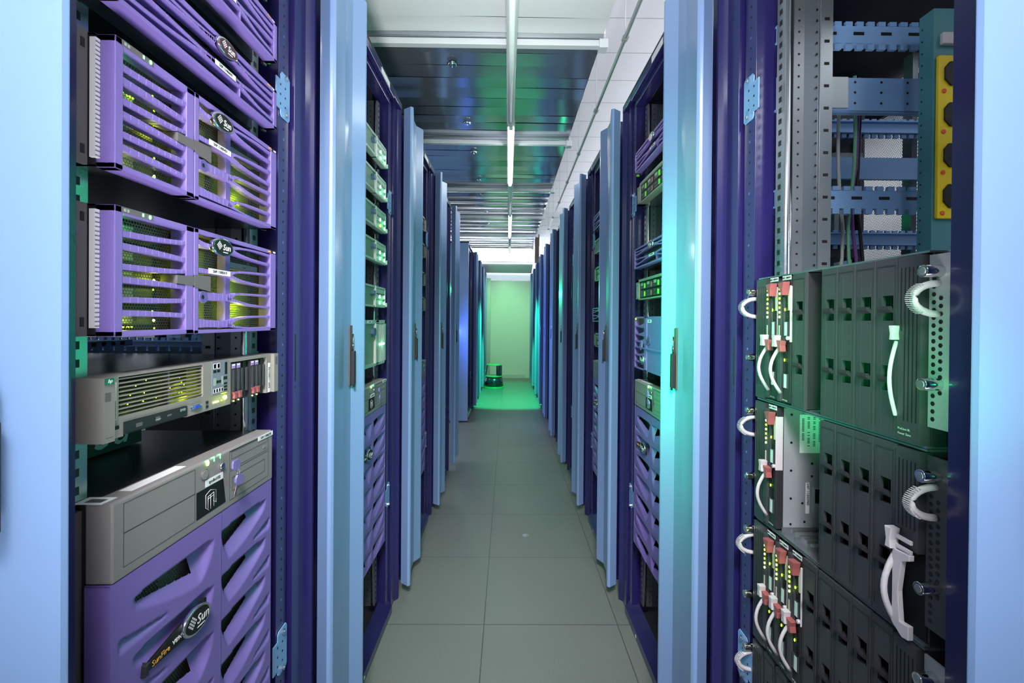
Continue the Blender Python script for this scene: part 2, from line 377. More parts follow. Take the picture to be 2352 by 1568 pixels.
# ------------------------------------------------------------------ rack cabinet
W = .845
def make_rack(nr=.68, fr=.69):
    t = thing('server_rack', '', 'rack')
    H = 2.4
    def post(mir):
        e_ = nr if mir else fr
        P = [(e_, .026), (.741, .026), (.741, .06), (.752, .06), (.752, .016), (.814, .016), (.835, 0), (.845, 0), (.845, .10), (e_, .10)]
        if mir: P = [(W-x, y) for x, y in P][::-1]
        m = MB().prism(P, 0, H, 'z', navy)
        X = (lambda a: W-a) if mir else (lambda a: a)
        hm = mat('hole_dark', (6, 6, 20), .7); hl = mat('hole_light', (120, 118, 170), .3, .5)
        for i in range(92):
            z = .10+.025*i; c = X(.716)
            m.cyl((c, .0255, z), 'y', .0032, .0006, hl if i % 5 == 3 else hm, 8)
        c = X(.764)
        m.box(c-.003, c+.003, .0154, .017, 1.205, 1.325, black)
        m.cyl((c, .0154, 1.19), 'y', .003, .001, black, 8)
        o = m.build('front_post', t, .0015); return o
    post(False); post(True)
    for x in (0, W-.06):
        MB().box(x, x+.06, 1.02, 1.1, 0, H, navyd).build('rear_post', t)
    MB().box(.155, W-.155, .02, .07, H-.055, H, navy).box(.155, W-.155, .0, .02, H-.03, H, navy).box(.0, .155, -.001, .02, H-.02, H+.002, navy).box(W-.155, W, -.001, .02, H-.02, H+.002, navy).build('top_frame', t, .002)
    MB().box(.0, W, .0, 1.1, H, H+.012, navyd).build('roof_panel', t)
    MB().box(.12, W-.12, .004, .012, 0, .035, mat('plinth_grey', (84, 84, 110), .4)).prism([(.004, .035), (.05, .085), (.05, 0), (.012, 0)], .12, W-.12, 'x', navy).box(.12, W-.12, .05, 1.05, .0, .03, bplas2).build('base_frame', t)
    MB().box(.3, .31, .003, .004, .01, .02, white).build('rating_tag', t)
    # mounting rails: front flange, fold and web with holes
    for mir in (False, True):
        X = (lambda a: W-a) if mir else (lambda a: a)
        m = MB()
        def bx(x0, x1, *r):
            a, b = sorted((X(x0), X(x1))); m.box(a, b, *r)
        bx(.630, .660, .058, .061, .09, 2.33, steel)
        bx(.627, .630, .058, .10, .09, 2.33, steel)
        m.cyl((X(.625), .069, .09), 'z', .006, 2.24, chrome, 10)
        bx(.629, .631, .09, .165, .09, 2.33, mat('rail_web', (120, 130, 140), .35, .7))
        bx(.624, .627, .135, .162, .09, 2.33, steel)
        for i in range(90):
            z = .11+.0247*i; bx(.640, .650, .0572, .0583, z, z+.011, black)
            for y in (.088, .128): m.cyl((X(.6268)-.0004, y, z), 'x', .0026, .0008, black, 6)
            if i % 2 == 0: bx(.6232, .6242, .143, .154, z, z+.006, black)
        m.build('mounting_rail', t)
        MB().box(*sorted((X(.60), X(.64))), .88, .90, .09, 2.33, mat('rail_web', (1, 1, 1))).build('rear_mounting_rail', t)
        # punched section rails along the depth of the cabinet
        for z in (2.04, 1.655, 1.265, .885):
            m = MB(); bx(.682, .686, .07, 1.02, z-.017, z+.017, skyd); bx(.682, .70, .07, 1.02, z-.021, z-.017, skyd)
            bx(.682, .70, .07, 1.02, z+.017, z+.021, skyd)
            for i in range(36):
                y = .075+.026*i; bx(.6805, .688, y, y+.016, z-.034, z-.021, skyd); bx(.6805, .688, y, y+.016, z+.021, z+.031, skyd)
            for i in range(14):
                y = .12+.065*i; bx(.6812, .6822, y, y+.025, z+.0, z+.007, black)
            m.build('punched_rail', t)
        for z in (1.905, .555):
            m = MB(); bx(.680, .684, .07, 1.02, z-.042, z+.034, skyd); bx(.684, .70, .07, 1.02, z-.045, z-.040, skyd)
            for i in range(15):
                for q in (-.025, 0, .024):
                    m.cyl((X(.6805)-.0008, .13+.062*i, z+q), 'x', .003, .0016, black, 8)
            bx(.676, .680, .07, .235, z-.038, z+.034, steel)
            m.build('wide_rail', t)
            x0, x1 = sorted((X(.672), X(.740)))
            p = [(x0, z-.04), (x0, z+.03), ((x0+x1)/2-.012, z+.03), ((x0+x1)/2-.012, z+.045), ((x0+x1)/2-.006, z+.052), (x1-.005, z+.052), (x1, z+.045), (x1, z-.05), (x1-.005, z-.056), ((x0+x1)/2-.006, z-.056), ((x0+x1)/2-.012, z-.05), ((x0+x1)/2-.012, z-.04)]
            if mir: p = [(x0+x1-a, b) for a, b in p][::-1]
            m = MB().prism(p, .0222, .0252, 'y', skyd)
            for zz in (z+.018, z-.005, z-.028):
                for xx in (.716, .692): m.cyl((X(xx), .0216, zz), 'y', .0028, .001, black, 8)
            o = m.build('corner_bracket', t, .0008)
            for zz in (z+.042, z-.046): MB().cyl((X(.716), .0165, zz), 'y', .0065, .006, chrome, 6, smooth=False).cyl((X(.716), .0155, zz), 'y', .004, .002, steel, 8).build('bolt', t)
    # rear door with perforation
    MB().box(.0, .10, 1.1, 1.12, .03, 2.38, navyd).box(W-.10, W, 1.1, 1.12, .03, 2.38, navyd).box(.1, W-.1, 1.1, 1.12, 2.28, 2.38, navyd).box(.1, W-.1, 1.1, 1.12, .03, .13, navyd).box(.1, W-.1, 1.109, 1.111, .13, 2.28, doormesh).build('rear_door', t)
    # name strip on top frame
    MB().box(.47, .60, -.0025, -.001, H-.028, H-.004, white).build('name_strip', t)
    return t
def make_door(s):
    t = thing('cabinet_door', '', 'door')
    P = [(0, 0), (-.030, -.049), (-.010, -.054), (.13, -.028), (.197, -.027), (.25, -.054), (.262, -.045), (.262, -.004), (.0, -.004)]
    P = [(0, -.004), (-.030, -.042), (-.027, -.050), (-.019, -.055), (-.010, -.053), (.13, -.028), (.197, -.027), (.246, -.053), (.254, -.054), (.260, -.048), (.262, -.004)]
    Q = [(s*x, y) for x, y in P]
    if s < 0: Q = Q[::-1]
    MB().prism(Q, .07, 2.392, 'z', sky).build('door_leaf', t, .0015)
    x = .187
    MB().box(min(s*(x-.012), s*(x+.014)), max(s*(x-.012), s*(x+.014)), -.031, -.0265, 1.155, 1.345, mat('handle_plate', (88, 80, 78), .45)).build('handle_plate', t, .002)
    hnd = MB().box(min(s*(x-.006), s*(x+.011)), max(s*(x-.006), s*(x+.011)), -.043, -.031, 1.16, 1.265, bplas2).cyl((s*(x+.003), -.040, 1.152), 'z', .004, .012, bplas2, 8)
    hnd.build('swing_handle', t, .003)
    MB().tube([(s*(x+.002), -.036, 1.262), (s*(x+.002), -.037, 1.30), (s*(x+.004), -.036, 1.316), (s*(x+.009), -.035, 1.30), (s*(x+.009), -.035, 1.262)], .0025, chrome, 8).build('handle_loop', t)
    return t
AL = [1.285, 2.31, 3.31, 4.28, 7.14, 8.14, 9.14, 10.14]
AR = [1.265, 2.31, 3.32, 4.32, 5.32, 6.32, 7.32, 8.32, 9.32, 10.32]
rack0 = make_rack(); dL = make_door(1); dR = make_door(-1); rackR = make_rack(.69, .65); first = [True]*4
def use(o, k):
    if first[k]: first[k] = False; return o
    return dup(o)
for i, a in enumerate(AL):
    r = use(rack0, 0); place(r, (-.524, a-W, 0), LEFT, 'dark blue server rack, %s from the camera in the left row' % ORD[i+1], 'racks of the left row')
for i, a in enumerate(AR):
    r = use(rackR, 3); place(r, (.556, a, 0), RIGHT, 'dark blue server rack, %s from the camera in the right row' % ORD[i+1], 'racks of the right row')
for i, a in enumerate([.247]+AL):
    place(use(dL, 1), (-.519, a+.003, 0), LEFT, 'light blue cabinet door with black handle, %s from the camera in the left row' % ORD[i+1], 'light blue doors of the left row')
for i, a in enumerate([.247]+AR):
    place(use(dR, 2), (.549, a-.003, 0), RIGHT, 'light blue cabinet door with black handle, %s from the camera in the right row' % ORD[i+1], 'light blue doors of the right row')
# pale blue side panel of the rack beyond the gap
tag(MB().box(-1.6, -.524, 6.27, 6.289, .02, 2.39, sky).build('rack_side_panel', bevel=.003), 'pale blue side panel closing the left row after the gap', 'side panel')
# ------------------------------------------------------------------ equipment (front at y=0, facing -y, left edge at x=0)
def sun_badge(t, x, z, rx, rz, y, face=None):
    face = face or black
    k = rz/rx
    MB().cyl((x, y-.006, z), 'y', rx*1.02, .008, chrome, 32, rz=k).build('badge_rim', t, .0012)
    b = MB().cyl((x, y-.0068, z), 'y', rx*.86, .001, face, 32, rz=k).build('badge_face', t)
    m = MB(); s = rz*.155; cx, cz = x-rx*.42, z+rz*.12
    for i in range(-2, 2):
        for j in range(-2, 2):
            a, c = (i+.5), (j+.5); u = cx+(a-c)*s*.9; v = cz+(a+c)*s*.9
            q = s*.62
            m.add([(u-q, y-.0072, v), (u, y-.0072, v-q), (u+q, y-.0072, v), (u, y-.0072, v+q)], [(0, 1, 2, 3)], white)
    m.build('emblem', b)
    text('Sun', rz*1.02, white, b, x-rx*.1, z-rz*.02, y-.0072, shear=.15)
    text('microsystems', rz*.17, white, b, x-rx*.08, z-rz*.56, y-.0072)
def label(t, x0, x1, z0, z1, y, s, size=None, rot=0):
    MB().box(x0, x1, y-.0006, y, z0, z1, white).build('paper_label', t)
    if s: text(s, size or (z1-z0)*.72, ink, t, (x0+x1)/2, (z0+z1)/2, y-.0009, align='CENTER', rot=rot)

def sun_4u(lab, lit=1, seed=1):
    rnd = random.Random(seed)
    t = thing('server_unit', '', 'server'); h = .1778
    MB().box(.002, .440, .05, .66, .001, h-.001, chassis).box(.002, .440, .0, .05, .001, .003, chassis).box(.002, .440, .0, .05, h-.003, h-.001, chassis).box(.002, .004, 0, .05, .001, h, chassis).box(.438, .440, 0, .05, .001, h, chassis).build('chassis', t)
    for x in (-.010, .450):
        m = MB().box(x-.008, x+.008, .006, .012, .001, h-.001, greyd)
        for z in (.02, .158): m.box(x-.003, x+.003, .0052, .0062, z-.006, z+.006, black)
        m.build('mounting_ear', t, .001)
    m = MB().box(-.002, .005, -.004, .004, .012, .170, white)
    for i in range(26): m.box(-.0022, .0052, -.0046, -.004, .014+.006*i, .0148+.006*i, greyd)
    m.build('hinge_strip', t)
    # left half of the bezel
    m = MB(); y0, y1 = -.024, .002
    m.box(.0053, .0186, y0, y1, 0, h, purple).box(.145, .1631, y0, y1, 0, h, purple)
    m.box(.0053, .1631, y0, y1, h-.0095, h, purple).box(.0053, .1631, y0, y1, 0, .008, purple)
    for a, b in ((.1414, .1494), (.1245, .1206), (.096, .102), (.0783, .0765), (.0505, .0548), (.0325, .030)):
        d = (b-a)
        m.ribbon([(.010, a, .0085), (.06, a+d*.15, .0085), (.11, a+d*.5, .0075), (.155, b, .0072)], y0+.001, y1-.004, purple, 4)
    m.build('left_bezel', t, .0012)
    m = MB()
    m.box(.1655, .176, y0, y1, 0, h, purple).box(.4184, .4423, y0, y1, 0, h, purple).box(.1655, .4423, y0, y1, h-.0075, h, purple).box(.1655, .4423, y0, y1, 0, .006, purple)
    m.box(.2687, .284, y0+.010, y1, .004, h-.004, purple)
    R = [[(.1708, .1582, .009), (.2004, .1535, .0075), (.2338, .1558, .010), (.27, .1593, .008), (.3094, .1638, .0040), (.3691, .1663, .0035), (.4322, .1642, .005)],
         [(.27, .1582, .007), (.2984, .1517, .0042), (.3485, .1472, .004), (.4324, .1443, .0055)],
         [(.1711, .1076, .010), (.2036, .1082, .0085), (.2669, .1105, .0085), (.2914, .1151, .0045), (.3488, .1198, .004), (.4326, .1227, .0055)],
         [(.262, .109, .007), (.2808, .1046, .005), (.329, .0987, .004), (.4329, .0946, .0055)],
         [(.1714, .0626, .019), (.2098, .0646, .0145), (.2673, .0654, .012), (.2917, .073, .0045), (.3491, .0751, .004), (.4331, .0759, .0055)],
         [(.262, .063, .008), (.2918, .0595, .0045), (.3493, .0533, .004), (.4333, .0497, .0055)],
         [(.1716, .0176, .016), (.2101, .0164, .013), (.2676, .016, .0125), (.2921, .0244, .0045), (.3495, .0292, .004), (.4335, .0303, .0055)],
         [(.262, .014, .008), (.2922, .0093, .0045), (.3497, .0062, .004), (.4337, .006, .0055)]]
    for r in R: m.ribbon(r, y0+.001, y1-.006, purple, 5)
    m.build('right_bezel', t, .0008)
    MB().box(.019, .145, .004, .005, .004, h-.004, hexmesh).box(.176, .42, .004, .005, .004, h-.004, hexmesh).build('perforated_screen', t)
    m = MB()
    for z in (.150, .118, .088, .058, .024):
        m.box(.026, .086, .016, .05, z-.006, z+.012, mat('drive_label', (235, 235, 238), .4)).box(.086, .13, .02, .05, z-.008, z+.014, greyd)
    m.box(.18, .262, .022, .05, .02, .15, mat('drive_green', (88, 110, 60), .5)).box(.30, .41, .022, .05, .01, .12, mat('drive_green', (1, 1, 1)))
    m.build('drive_stack', t)
    MB().box(.2913, .4005, -.004, .012, .1235, .1372, grey).box(.30, .392, -.0046, -.004, .1255, .1262, greyd).box(.345, .356, -.0048, -.004, .129, .132, greyd).build('disc_drive', t, .0008)
    MB().ribbon([(.124, .088, .0135), (.15, .088, .0150), (.164, .088, .016)], y0-.0006, y1, greyd).ribbon([(.1655, .088, .020), (.185, .0875, .0235), (.208, .0867, .0265)], y0-.0006, y1, greyd).build('grip_tab', t)
    m = MB().cyl((.1885, .0645, 0), 'z', .0001, .0001, black, 3)
    MB().cyl((.189, y0-.0006, .0625), 'y', .0105, .002, purpled, 20).cyl((.186, y0-.0012, .0625), 'y', .0035, .002, black, 12).build('lock', t)
    MB().box(.0157, .0731, y0-.0006, y0, h-.0085, h-.0005, greyd).box(.019, .023, y0-.0009, y0, h-.0065, h-.0025, arr).box(.025, .0285, y0-.0009, y0, h-.0065, h-.0025, arr).box(.052, .0545, y0-.001, y0, h-.0065, h-.002, led_g).build('status_strip', t)
    MB().ball((.0662, y0-.001, h-.0047), .0022, .001, .0032, led_g).build('status_led', t)
    sun_badge(t, .236, .1556, .0309, .0158, y0, black)
    label(t, .2021, .2669, .1050, .1143, y0-.0002, lab)
    text('SunFire', .0055, gold, t, .405, .1738, y0-.0006); text('V440', .0055, white, t, .427, .1738, y0-.0006)
    # glowing leds behind the screen
    m = MB()
    for z in (.146, .127, .103, .085, .070, .052, .037, .020, .010): m.ball((.1185+rnd.uniform(-.003, .003), .010, z+rnd.uniform(-.002, .002)), .0016, .001, .0016, led_y)
    for z in (.128, .098, .012):
        for k in range(6): m.ball((.028+.011*k+rnd.uniform(-.004, .004), .013, z), .0028, .001, .0011, led_y)
    m.ball((.118, .008, .085), .0025, .001, .0025, led_w).ball((.118, .008, .022), .0025, .001, .0025, led_w)
    m.build('inner_led', t)
    e = .10*lit
    plight(t, .22, .012, .036, e*1.5); plight(t, .35, .012, .026, e); plight(t, .36, .012, .050, e*.8); plight(t, .22, .012, .138, e*.8); plight(t, .235, .014, .085, e*.35)
    plight(t, .05, .010, .160, e*.25, (.1, 1, .15)); plight(t, .12, .010, .085, e*.35); plight(t, .06, .011, .012, e*.25); plight(t, .34, .014, .088, e*.3)
    return t

def sun_2u(lab, model='V240'):
    t = thing('server_unit', '', 'server'); h = .0878
    MB().box(.002, .440, .03, .66, .001, h-.001, chassis).build('chassis', t)
    MB().box(-.018, -.002, .006, .012, .001, h-.001, greyd).build('mounting_ear', t)
    MB().box(.442, .456, .006, .012, .001, h-.001, greyd).build('mounting_ear', t)
    for i in range(7): MB().cyl((.03+.06*i, .10+.02*(i % 2), -.0006), 'z', .0045, .002, steel, 10).build('base_screw', t)
    m = MB(); y0, y1 = -.024, .002
    m.box(.0, .012, y0, y1, 0, h, purple).box(.430, .4423, y0, y1, 0, h, purple).box(0, .4423, y0, y1, h-.0065, h, purple).box(0, .4423, y0, y1, 0, .0065, purple)
    for r in ([(.0, .073, .006), (.08, .071, .005), (.16, .070, .006), (.22, .0715, .010), (.2475, .0715, .014), (.28, .0705, .009), (.33, .069, .0055), (.44, .072, .006)],
              [(.0, .058, .006), (.10, .062, .005), (.19, .068, .006), (.2475, .0715, .012), (.30, .066, .006), (.36, .058, .005), (.44, .054, .006)],
              [(.0, .040, .006), (.10, .039, .005), (.18, .035, .007), (.25, .033, .0115), (.31, .035, .007), (.36, .039, .005), (.44, .041, .006)],
              [(.0, .016, .006), (.10, .021, .005), (.18, .029, .006), (.25, .033, .0115), (.31, .028, .006), (.37, .019, .005), (.44, .016, .006)]):
        m.ribbon(r, y0+.001, y1-.006, purple, 5)
    m.box(.300, .303, y0+.002, y1, .006, .030, purple)
    m.build('bezel', t, .0008)
    MB().box(.01, .432, .001, .0015, .004, h-.004, finemesh).box(.306, .42, -.006, .001, .008, .016, greyd).build('fine_screen', t)
    sun_badge(t, .2483, .0715, .0309, .0150, y0, mat('badge_maroon', (70, 40, 52), .25))
    label(t, .2182, .2815, .0285, .0378, y0-.0002, lab)
    text('SunFire', .0048, gold, t, .400, .0845, y0-.0006); text(model, .0048, white, t, .420, .0845, y0-.0006)
    return t

def hp_2u():
    t = thing('server_unit', '', 'server'); h = .0865
    hpg = mat('warm_grey', (134, 130, 125), .45, bump=.05, bscale=900)
    MB().box(.030, .464, .022, .70, .001, h-.001, mat('lid_steel', (150, 156, 160), .22, .85)).build('chassis', t)
    m = MB(); y0, y1 = -.012, .022
    m.box(.0105, .029, y0-.010, y1, 0, h, hpg).box(.029, .047, y0, y1, 0, h, hpg).box(.047, .2276, y0, y1, .0835, h, hpg).box(.047, .2276, y0, y1, .0195, .0285, hpg)
    m.box(.047, .0549, y0, y1, 0, .0195, hpg).box(.1843, .2276, y0, y1, 0, .0195, hpg).box(.2276, .3105, y0, y1, .0, h, hpg).box(.3105, .4475, y0, y1, .0805, h, hpg).box(.4475, .466, y0, y1, 0, h, hpg).box(.466, .484, y0-.008, y1, 0, h, hpg)
    m.box(.470, .480, y0-.0085, y0-.008, .062, .080, greyd)
    m.box(.013, .022, y0-.0105, y0-.010, .055, .066, greyd).box(.0145, .026, y0-.0103, y0-.010, .006, .007, greyd).box(.040, .0475, y0-.0005, y0, .012, .017, black)
    m.build('front_panel', t, .0015)
    m = MB()
    for i in range(9): z = .0315+.0060*i; m.box(.047, .2276, y0+.002, y0+.012, z, z+.0021, hpg)
    m.box(.1475, .1510, y0+.004, y0+.014, .0285, .0835, hpg)
    m.build('grille', t, .0004)
    m = MB().box(.047, .2276, .018, .0215, .0285, .0835, mat('fan_dark', (24, 24, 20), .6)); rnd = random.Random(5)
    for i in range(9):
        z = .0345+.006*i
        for k in range(40): x = .050+.0044*k+rnd.uniform(-.001, .001); m.box(x, x+.0022, .0165, .018, z, z+.002, mat('fan_grey', (92, 92, 84), .5))
    m.build('fan_wall', t)
    m = MB()
    for k in range(34):
        x = .05+.175*rnd.random()**.55; z = .031+.05*rnd.random(); m.ball((x, .0155, z), .0009, .0006, .0009, led_y)
    m.box(.182, .226, .0152, .016, .0345, .0352, led_y).box(.182, .205, .0152, .016, .0400, .0406, led_y)
    m.build('inner_led', t)
    plight(t, .205, .008, .038, .012); plight(t, .19, .008, .06, .006)
    MB().box(.0549, .1843, y0-.002, y1, .0025, .0190, bplas2).box(.075, .087, y0-.0024, y0-.002, .008, .0135, greyd).box(.113, .122, y0-.0024, y0-.002, .008, .015, greyd).box(.138, .147, y0-.0024, y0-.002, .0105, .0135, greyd).box(.058, .182, y0-.0024, y0-.002, .0035, .004, black).build('disc_drive', t, .0008)
    text('DVD', .0062, arr, t, .1665, .0145, y0-.0026)
    text('COMPACT', .0024, arr, t, .112, .0105, y0-.0026)
    m = MB().box(.0300, .0430, y0-.0006, y0, .0255, .0775, mat('sticker_beige', (205, 200, 192), .5))
    for i in range(16): m.box(.0312, .0358, y0-.0009, y0-.0006, .027+.0016*i, .0278+.0016*i, ink).box(.0375, .0420, y0-.0009, y0-.0006, .027+.0016*i, .0276+.0016*i, ink)
    m.build('barcode_sticker', t)
    MB().box(.0120, .0250, y0-.0125, y0-.010, .0772, .0855, mat('logo_green', (40, 130, 100), .2, .4)).build('logo_plate', t, .0006)
    text('hp', .0072, white, t, .0142, .0822, y0-.0128, shear=.3)
    m = MB().ball((.196, y0-.001, .0135), .0036, .002, .0036, chrome).ball((.2185, y0-.001, .0135), .0036, .002, .0036, chrome).box(.199, .2155, y0-.003, y0, .0095, .0175, chrome).box(.2005, .214, y0-.0045, y0, .0108, .0162, blue)
    m.build('monitor_port', t, .0006)
    m = MB()
    for z in (.0050, .0128): m.box(.234, .2415, y0-.001, y0, z, z+.0055, chrome).box(.2352, .2403, y0-.0014, y0, z+.001, z+.0045, black)
    m.build('usb_port', t)
    # diagram panel
    m = MB().box(.2520, .2996, y0-.0008, y0, .0262, .0855, mat('diagram_grey', (118, 126, 138), .35))
    W2 = lambda a, b, c, d, k=black: m.box(a, b, y0-.0012, y0-.0008, c, d, k)
    for a in (.2555, .2665):
        W2(a, a+.0085, .073, .083, white); W2(a+.001, a+.0075, .074, .082); W2(a+.003, a+.0055, .076, .080, white); W2(a, a+.0085, .066, .071)
    W2(.2905, .2975, .060, .083); W2(.2565, .2635, .042, .056, arr); W2(.280, .2855, .042, .058, arr)
    for a in (.265, .2725): W2(a, a+.006, .046, .051)
    for a in (.2865, .2925): W2(a, a+.005, .050, .056)
    for k in range(4): W2(.2555+.0078*k, .2615+.0078*k, .0285, .0365, white); W2(.2563+.0078*k, .2607+.0078*k, .0292, .0358)
    for k in range(3): W2(.2880, .2975, .029+.006*k, .0325+.006*k)
    m.build('diagram_panel', t)
    m = MB()
    for x in (.2575, .263, .2665, .2705): m.ball((x, y0-.0008, .0118), .0016, .001, .0016, led_w)
    m.ball((.281, y0-.0008, .0118), .001, .001, .001, led_y).box(.281, .297, y0-.0006, y0, .0243, .0248, led_y)
    m.build('status_led', t)
    MB().ball((.2925, y0-.001, .0160), .0042, .0015, .0042, led_w).build('power_led', t)
    plight(t, .286, -.022, .014, .006, (.75, 1, .05), .003)
    # hard drives
    m = MB().box(.3105, .4475, .010, .0215, .0, .0805, black).build('drive_cage', t)
    for i in range(8):
        x = .3118+.0170*i; on = i in (0, 1, 4, 5)
        d = MB().box(x, x+.0135, y0-.001 if on else y0+.006, .010, .002, .078, bplas2).box(x+.003, x+.0105, y0-.003 if on else y0+.003, y0, .018, .066, bplas)
        d.build('hard_drive', t, .0008)
        if on:
            MB().box(x+.001, x+.012, y0-.0016, y0-.001, .068, .077, mat('lilac_tag', (160, 130, 190), .4)).box(x+.002, x+.011, y0-.002, y0-.0016, .0735, .0765, white).build('drive_tag', t)
            MB().prism([(x+.001, .022), (x+.013, .022), (x+.0115, .015), (x+.013, .009), (x+.003, .009), (x+.004, .015)], y0-.006, y0-.001, 'y', maroon).build('drive_latch', t, .0006)
            MB().ball((x+.006, y0-.002, .0045), .0013, .001, .0013, led_w).build('drive_led', t)
    label(t, .4521, .4620, .001, .0665, y0-.0004, '')
    text('SAP: 11007175', .0078, ink, t, .4570, .034, y0-.0014, align='CENTER', rot=PI/2)
    return t

def v890(plate=True):
    t = thing('tower_server', '', 'server'); H = .711
    MB().box(.012, .434, .037, .72, 0, H-.002, chassis).build('chassis', t)
    MB().box(-.006, .012, .045, .06, .0, .70, greyd).box(-.022, -.016, .03, .05, 0, .60, chrome).box(-.030, -.022, .035, .05, 0, .60, mat('cream_strip', (196, 170, 140), .4)).build('side_slide', t)
    m = MB().prism([(.0, .601), (.0, .7085), (.004, H), (.037, H), (.037, .601)], .0075, .4395, 'x', grey)
    m.build('grey_head', t, .0025)
    g = mat('groove', (70, 68, 70), .7); gl = MB()
    def rect(x0, x1, z0, z1):
        for a in ((x0, x1, z0, z0+.0009), (x0, x1, z1-.0009, z1), (x0, x0+.0009, z0, z1), (x1-.0009, x1, z0, z1)): gl.box(a[0], a[1], -.0003, .0003, a[2], a[3], g)
    rect(.0258, .1754, .6625, .7045); rect(.0258, .1754, .6150, .6627)
    rect(.2747, .4212, .6720, .7070); rect(.2747, .4212, .6125, .6690); rect(.284, .405, .628, .655); rect(.2810, .4160, .690, .7045)
    gl.box(.2747, .4216, -.0004, .0004, .7058, .7070, black); gl.box(.398, .409, -.0012, 0, .679, .684, grey)
    gl.build('panel_seam', t)
    MB().cyl((.199, -.002, .6876), 'y', .0098, .003, greyd, 20).cyl((.199, -.0028, .6876), 'y', .0082, .003, grey, 20).build('power_button', t)
    for i, (x, z) in enumerate(((.2064, .7095), (.2237, .7105), (.2417, .7105))):
        m = MB().box(x-.0035, x+.004, -.0006, .001, z-.0006, z+.0006, led_g).box(x+.0028, x+.004, -.0006, .001, z-.008, z, led_g)
        if i == 0: m.ball((x+.002, -.001, z-.0045), .0032, .001, .0045, led_w)
        m.build('status_led', t)
    plight(t, .2075, -.012, .706, .0025, (.3, 1, .1), .003)
    label(t, .2021, .2531, .6635, .6760, -.0003, 'tyndbd102', .0078)
    m = MB().prism([(.1791, .6150), (.2620, .6160), (.2540, .6620), (.1791, .6620)][::-1], -.0006, 0, 'y', black)
    Wt = lambda p: m.tube([(a, -.0009, b) for a, b in p], .0004, white, 4)
    Wt([(.203, .650), (.203, .627), (.212, .620)]); Wt([(.203, .650), (.216, .655), (.232, .650), (.232, .627), (.225, .632)]); Wt([(.209, .645), (.209, .622)]); Wt([(.226, .648), (.226, .622)])
    Wt([(.209, .645), (.226, .648)]); Wt([(.2165, .646), (.2165, .621)]); Wt([(.209, .641), (.226, .643)])
    m.build('icon_label', t)
    # key in the lock, second key hanging on the ring
    k = MB().cyl((.2486, -.004, .6868), 'y', .0060, .005, chrome, 16)
    k.build('key_lock', t)
    k = MB().prism([(.250, .690), (.252, .6955), (.268, .6955), (.2735, .692), (.272, .679), (.270, .6755), (.255, .6765), (.250, .681)][::-1], -.022, -.018, 'y', lilac)
    k.box(.256, .2575, -.0225, -.022, .680, .692, lilac)
    k.build('key', t, .001)
    r = MB().tube([(.2680+.0045*math.sin(a*PI/6), -.020+.002*math.cos(a*PI/6), .672+.0055*math.cos(a*PI/6)) for a in range(12)], .0007, chrome, 6, True); r.build('key_ring', t)
    k = MB().prism([(.2600, .6600), (.2640, .6660), (.2745, .6660), (.2860, .6590), (.2880, .6520), (.2770, .6440), (.2640, .6460), (.2590, .6530)][::-1], -.022, -.018, 'y', lilac)
    k.prism([(.2620, .647), (.2700, .646), (.2610, .6280), (.2560, .6270), (.2550, .6310)][::-1], -.021, -.0195, 'y', mat('key_metal', (150, 130, 130), .3, .8))
    k.build('hanging_key', t, .0008)
    label(t, .3765, .4385, .7000, .7095, -.0006, 'SAP: 11006270', .0072)
    m = MB().box(.055, .170, .012, .030, H, H+.0006, white); m.build('top_label', t)
    text('TINO-TYNDBD102   FIRE V890', .006, ink, t, .062, .021, H+.0009, up=1)
    MB().box(.004, .030, .012, .05, H, H+.0006, white).box(.010, .022, .018, .040, H+.0006, H+.0009, greyd).build('asset_sticker', t)
    # sculpted purple front
    zt = .600; nx, nz = 130, 200; dx = .431/nx; dz = zt/nz
    SM = lambda a: max(0., min(1., a)); 
    def dep(x, z):
        best = 0.; hole = False
        for k in range(8):
            tt = .560-.0842*k
            if tt < -.02: break
            if x < .25:
                u = (x-.045)/.185
                if 0 < u < 1:
                    hgt = .016+.046*math.sin(PI*min(u*.62, .5)) if u < .8 else (.016+.046)*(1-(u-.8)/.2)**.5
                    top = tt+.004*math.sin(PI*u)
                    v = (top-z)/hgt
                    if 0 <= v <= 1: best = max(best, .020*(1-v)**.9*SM(u*9)*SM((1-u)*7))
                # hole
                if k % 2 == 0 and .0567 < x < .180:
                    q = (x-.0567)/.1233; ht = .011+.023*q; tz = tt-.001+(.0)*q
                    if tz-ht < z < tz: hole = True
                # outer crease
                u2 = (x-.022)/.095
                if 0 < u2 < 1:
                    top = tt-.0455-.018*u2; hg = .018*(1-u2)+.002; v = (top-z)/hg
                    if 0 <= v <= 1: best = max(best, .012*(1-v)*(1-u2*.6))
            else:
                u = (.412-x)/.160
                if 0 < u < 1:
                    hgt = .016+.046*math.sin(PI*min(u*.62, .5)) if u < .85 else (.062)*(1-(u-.85)/.15)**.5
                    top = tt+.002+.004*math.sin(PI*u); v = (top-z)/hgt
                    if 0 <= v <= 1: best = max(best, .020*(1-v)**.9*SM(u*9)*SM((1-u)*9))
                if .270 < x < .3567:
                    q = (x-.270)/.0867; ht = .035-.022*q
                    if tt-ht < z < tt: hole = True
                u2 = (.430-x)/.068
                if 0 < u2 < 1:
                    top = tt-.055-.018*u2+.01; hg = .022*(1-u2)+.002; v = (top-z)/hg
                    if 0 <= v <= 1: best = max(best, .012*(1-v)*(1-u2*.6))
        e = min(z, zt-z)
        return best, hole
    xs = [.006+dx*i for i in range(nx+1)]
    for e in (.0567, .180, .270, .3567):
        i = min(range(nx+1), key=lambda q: abs(xs[q]-e)); xs[i] = e
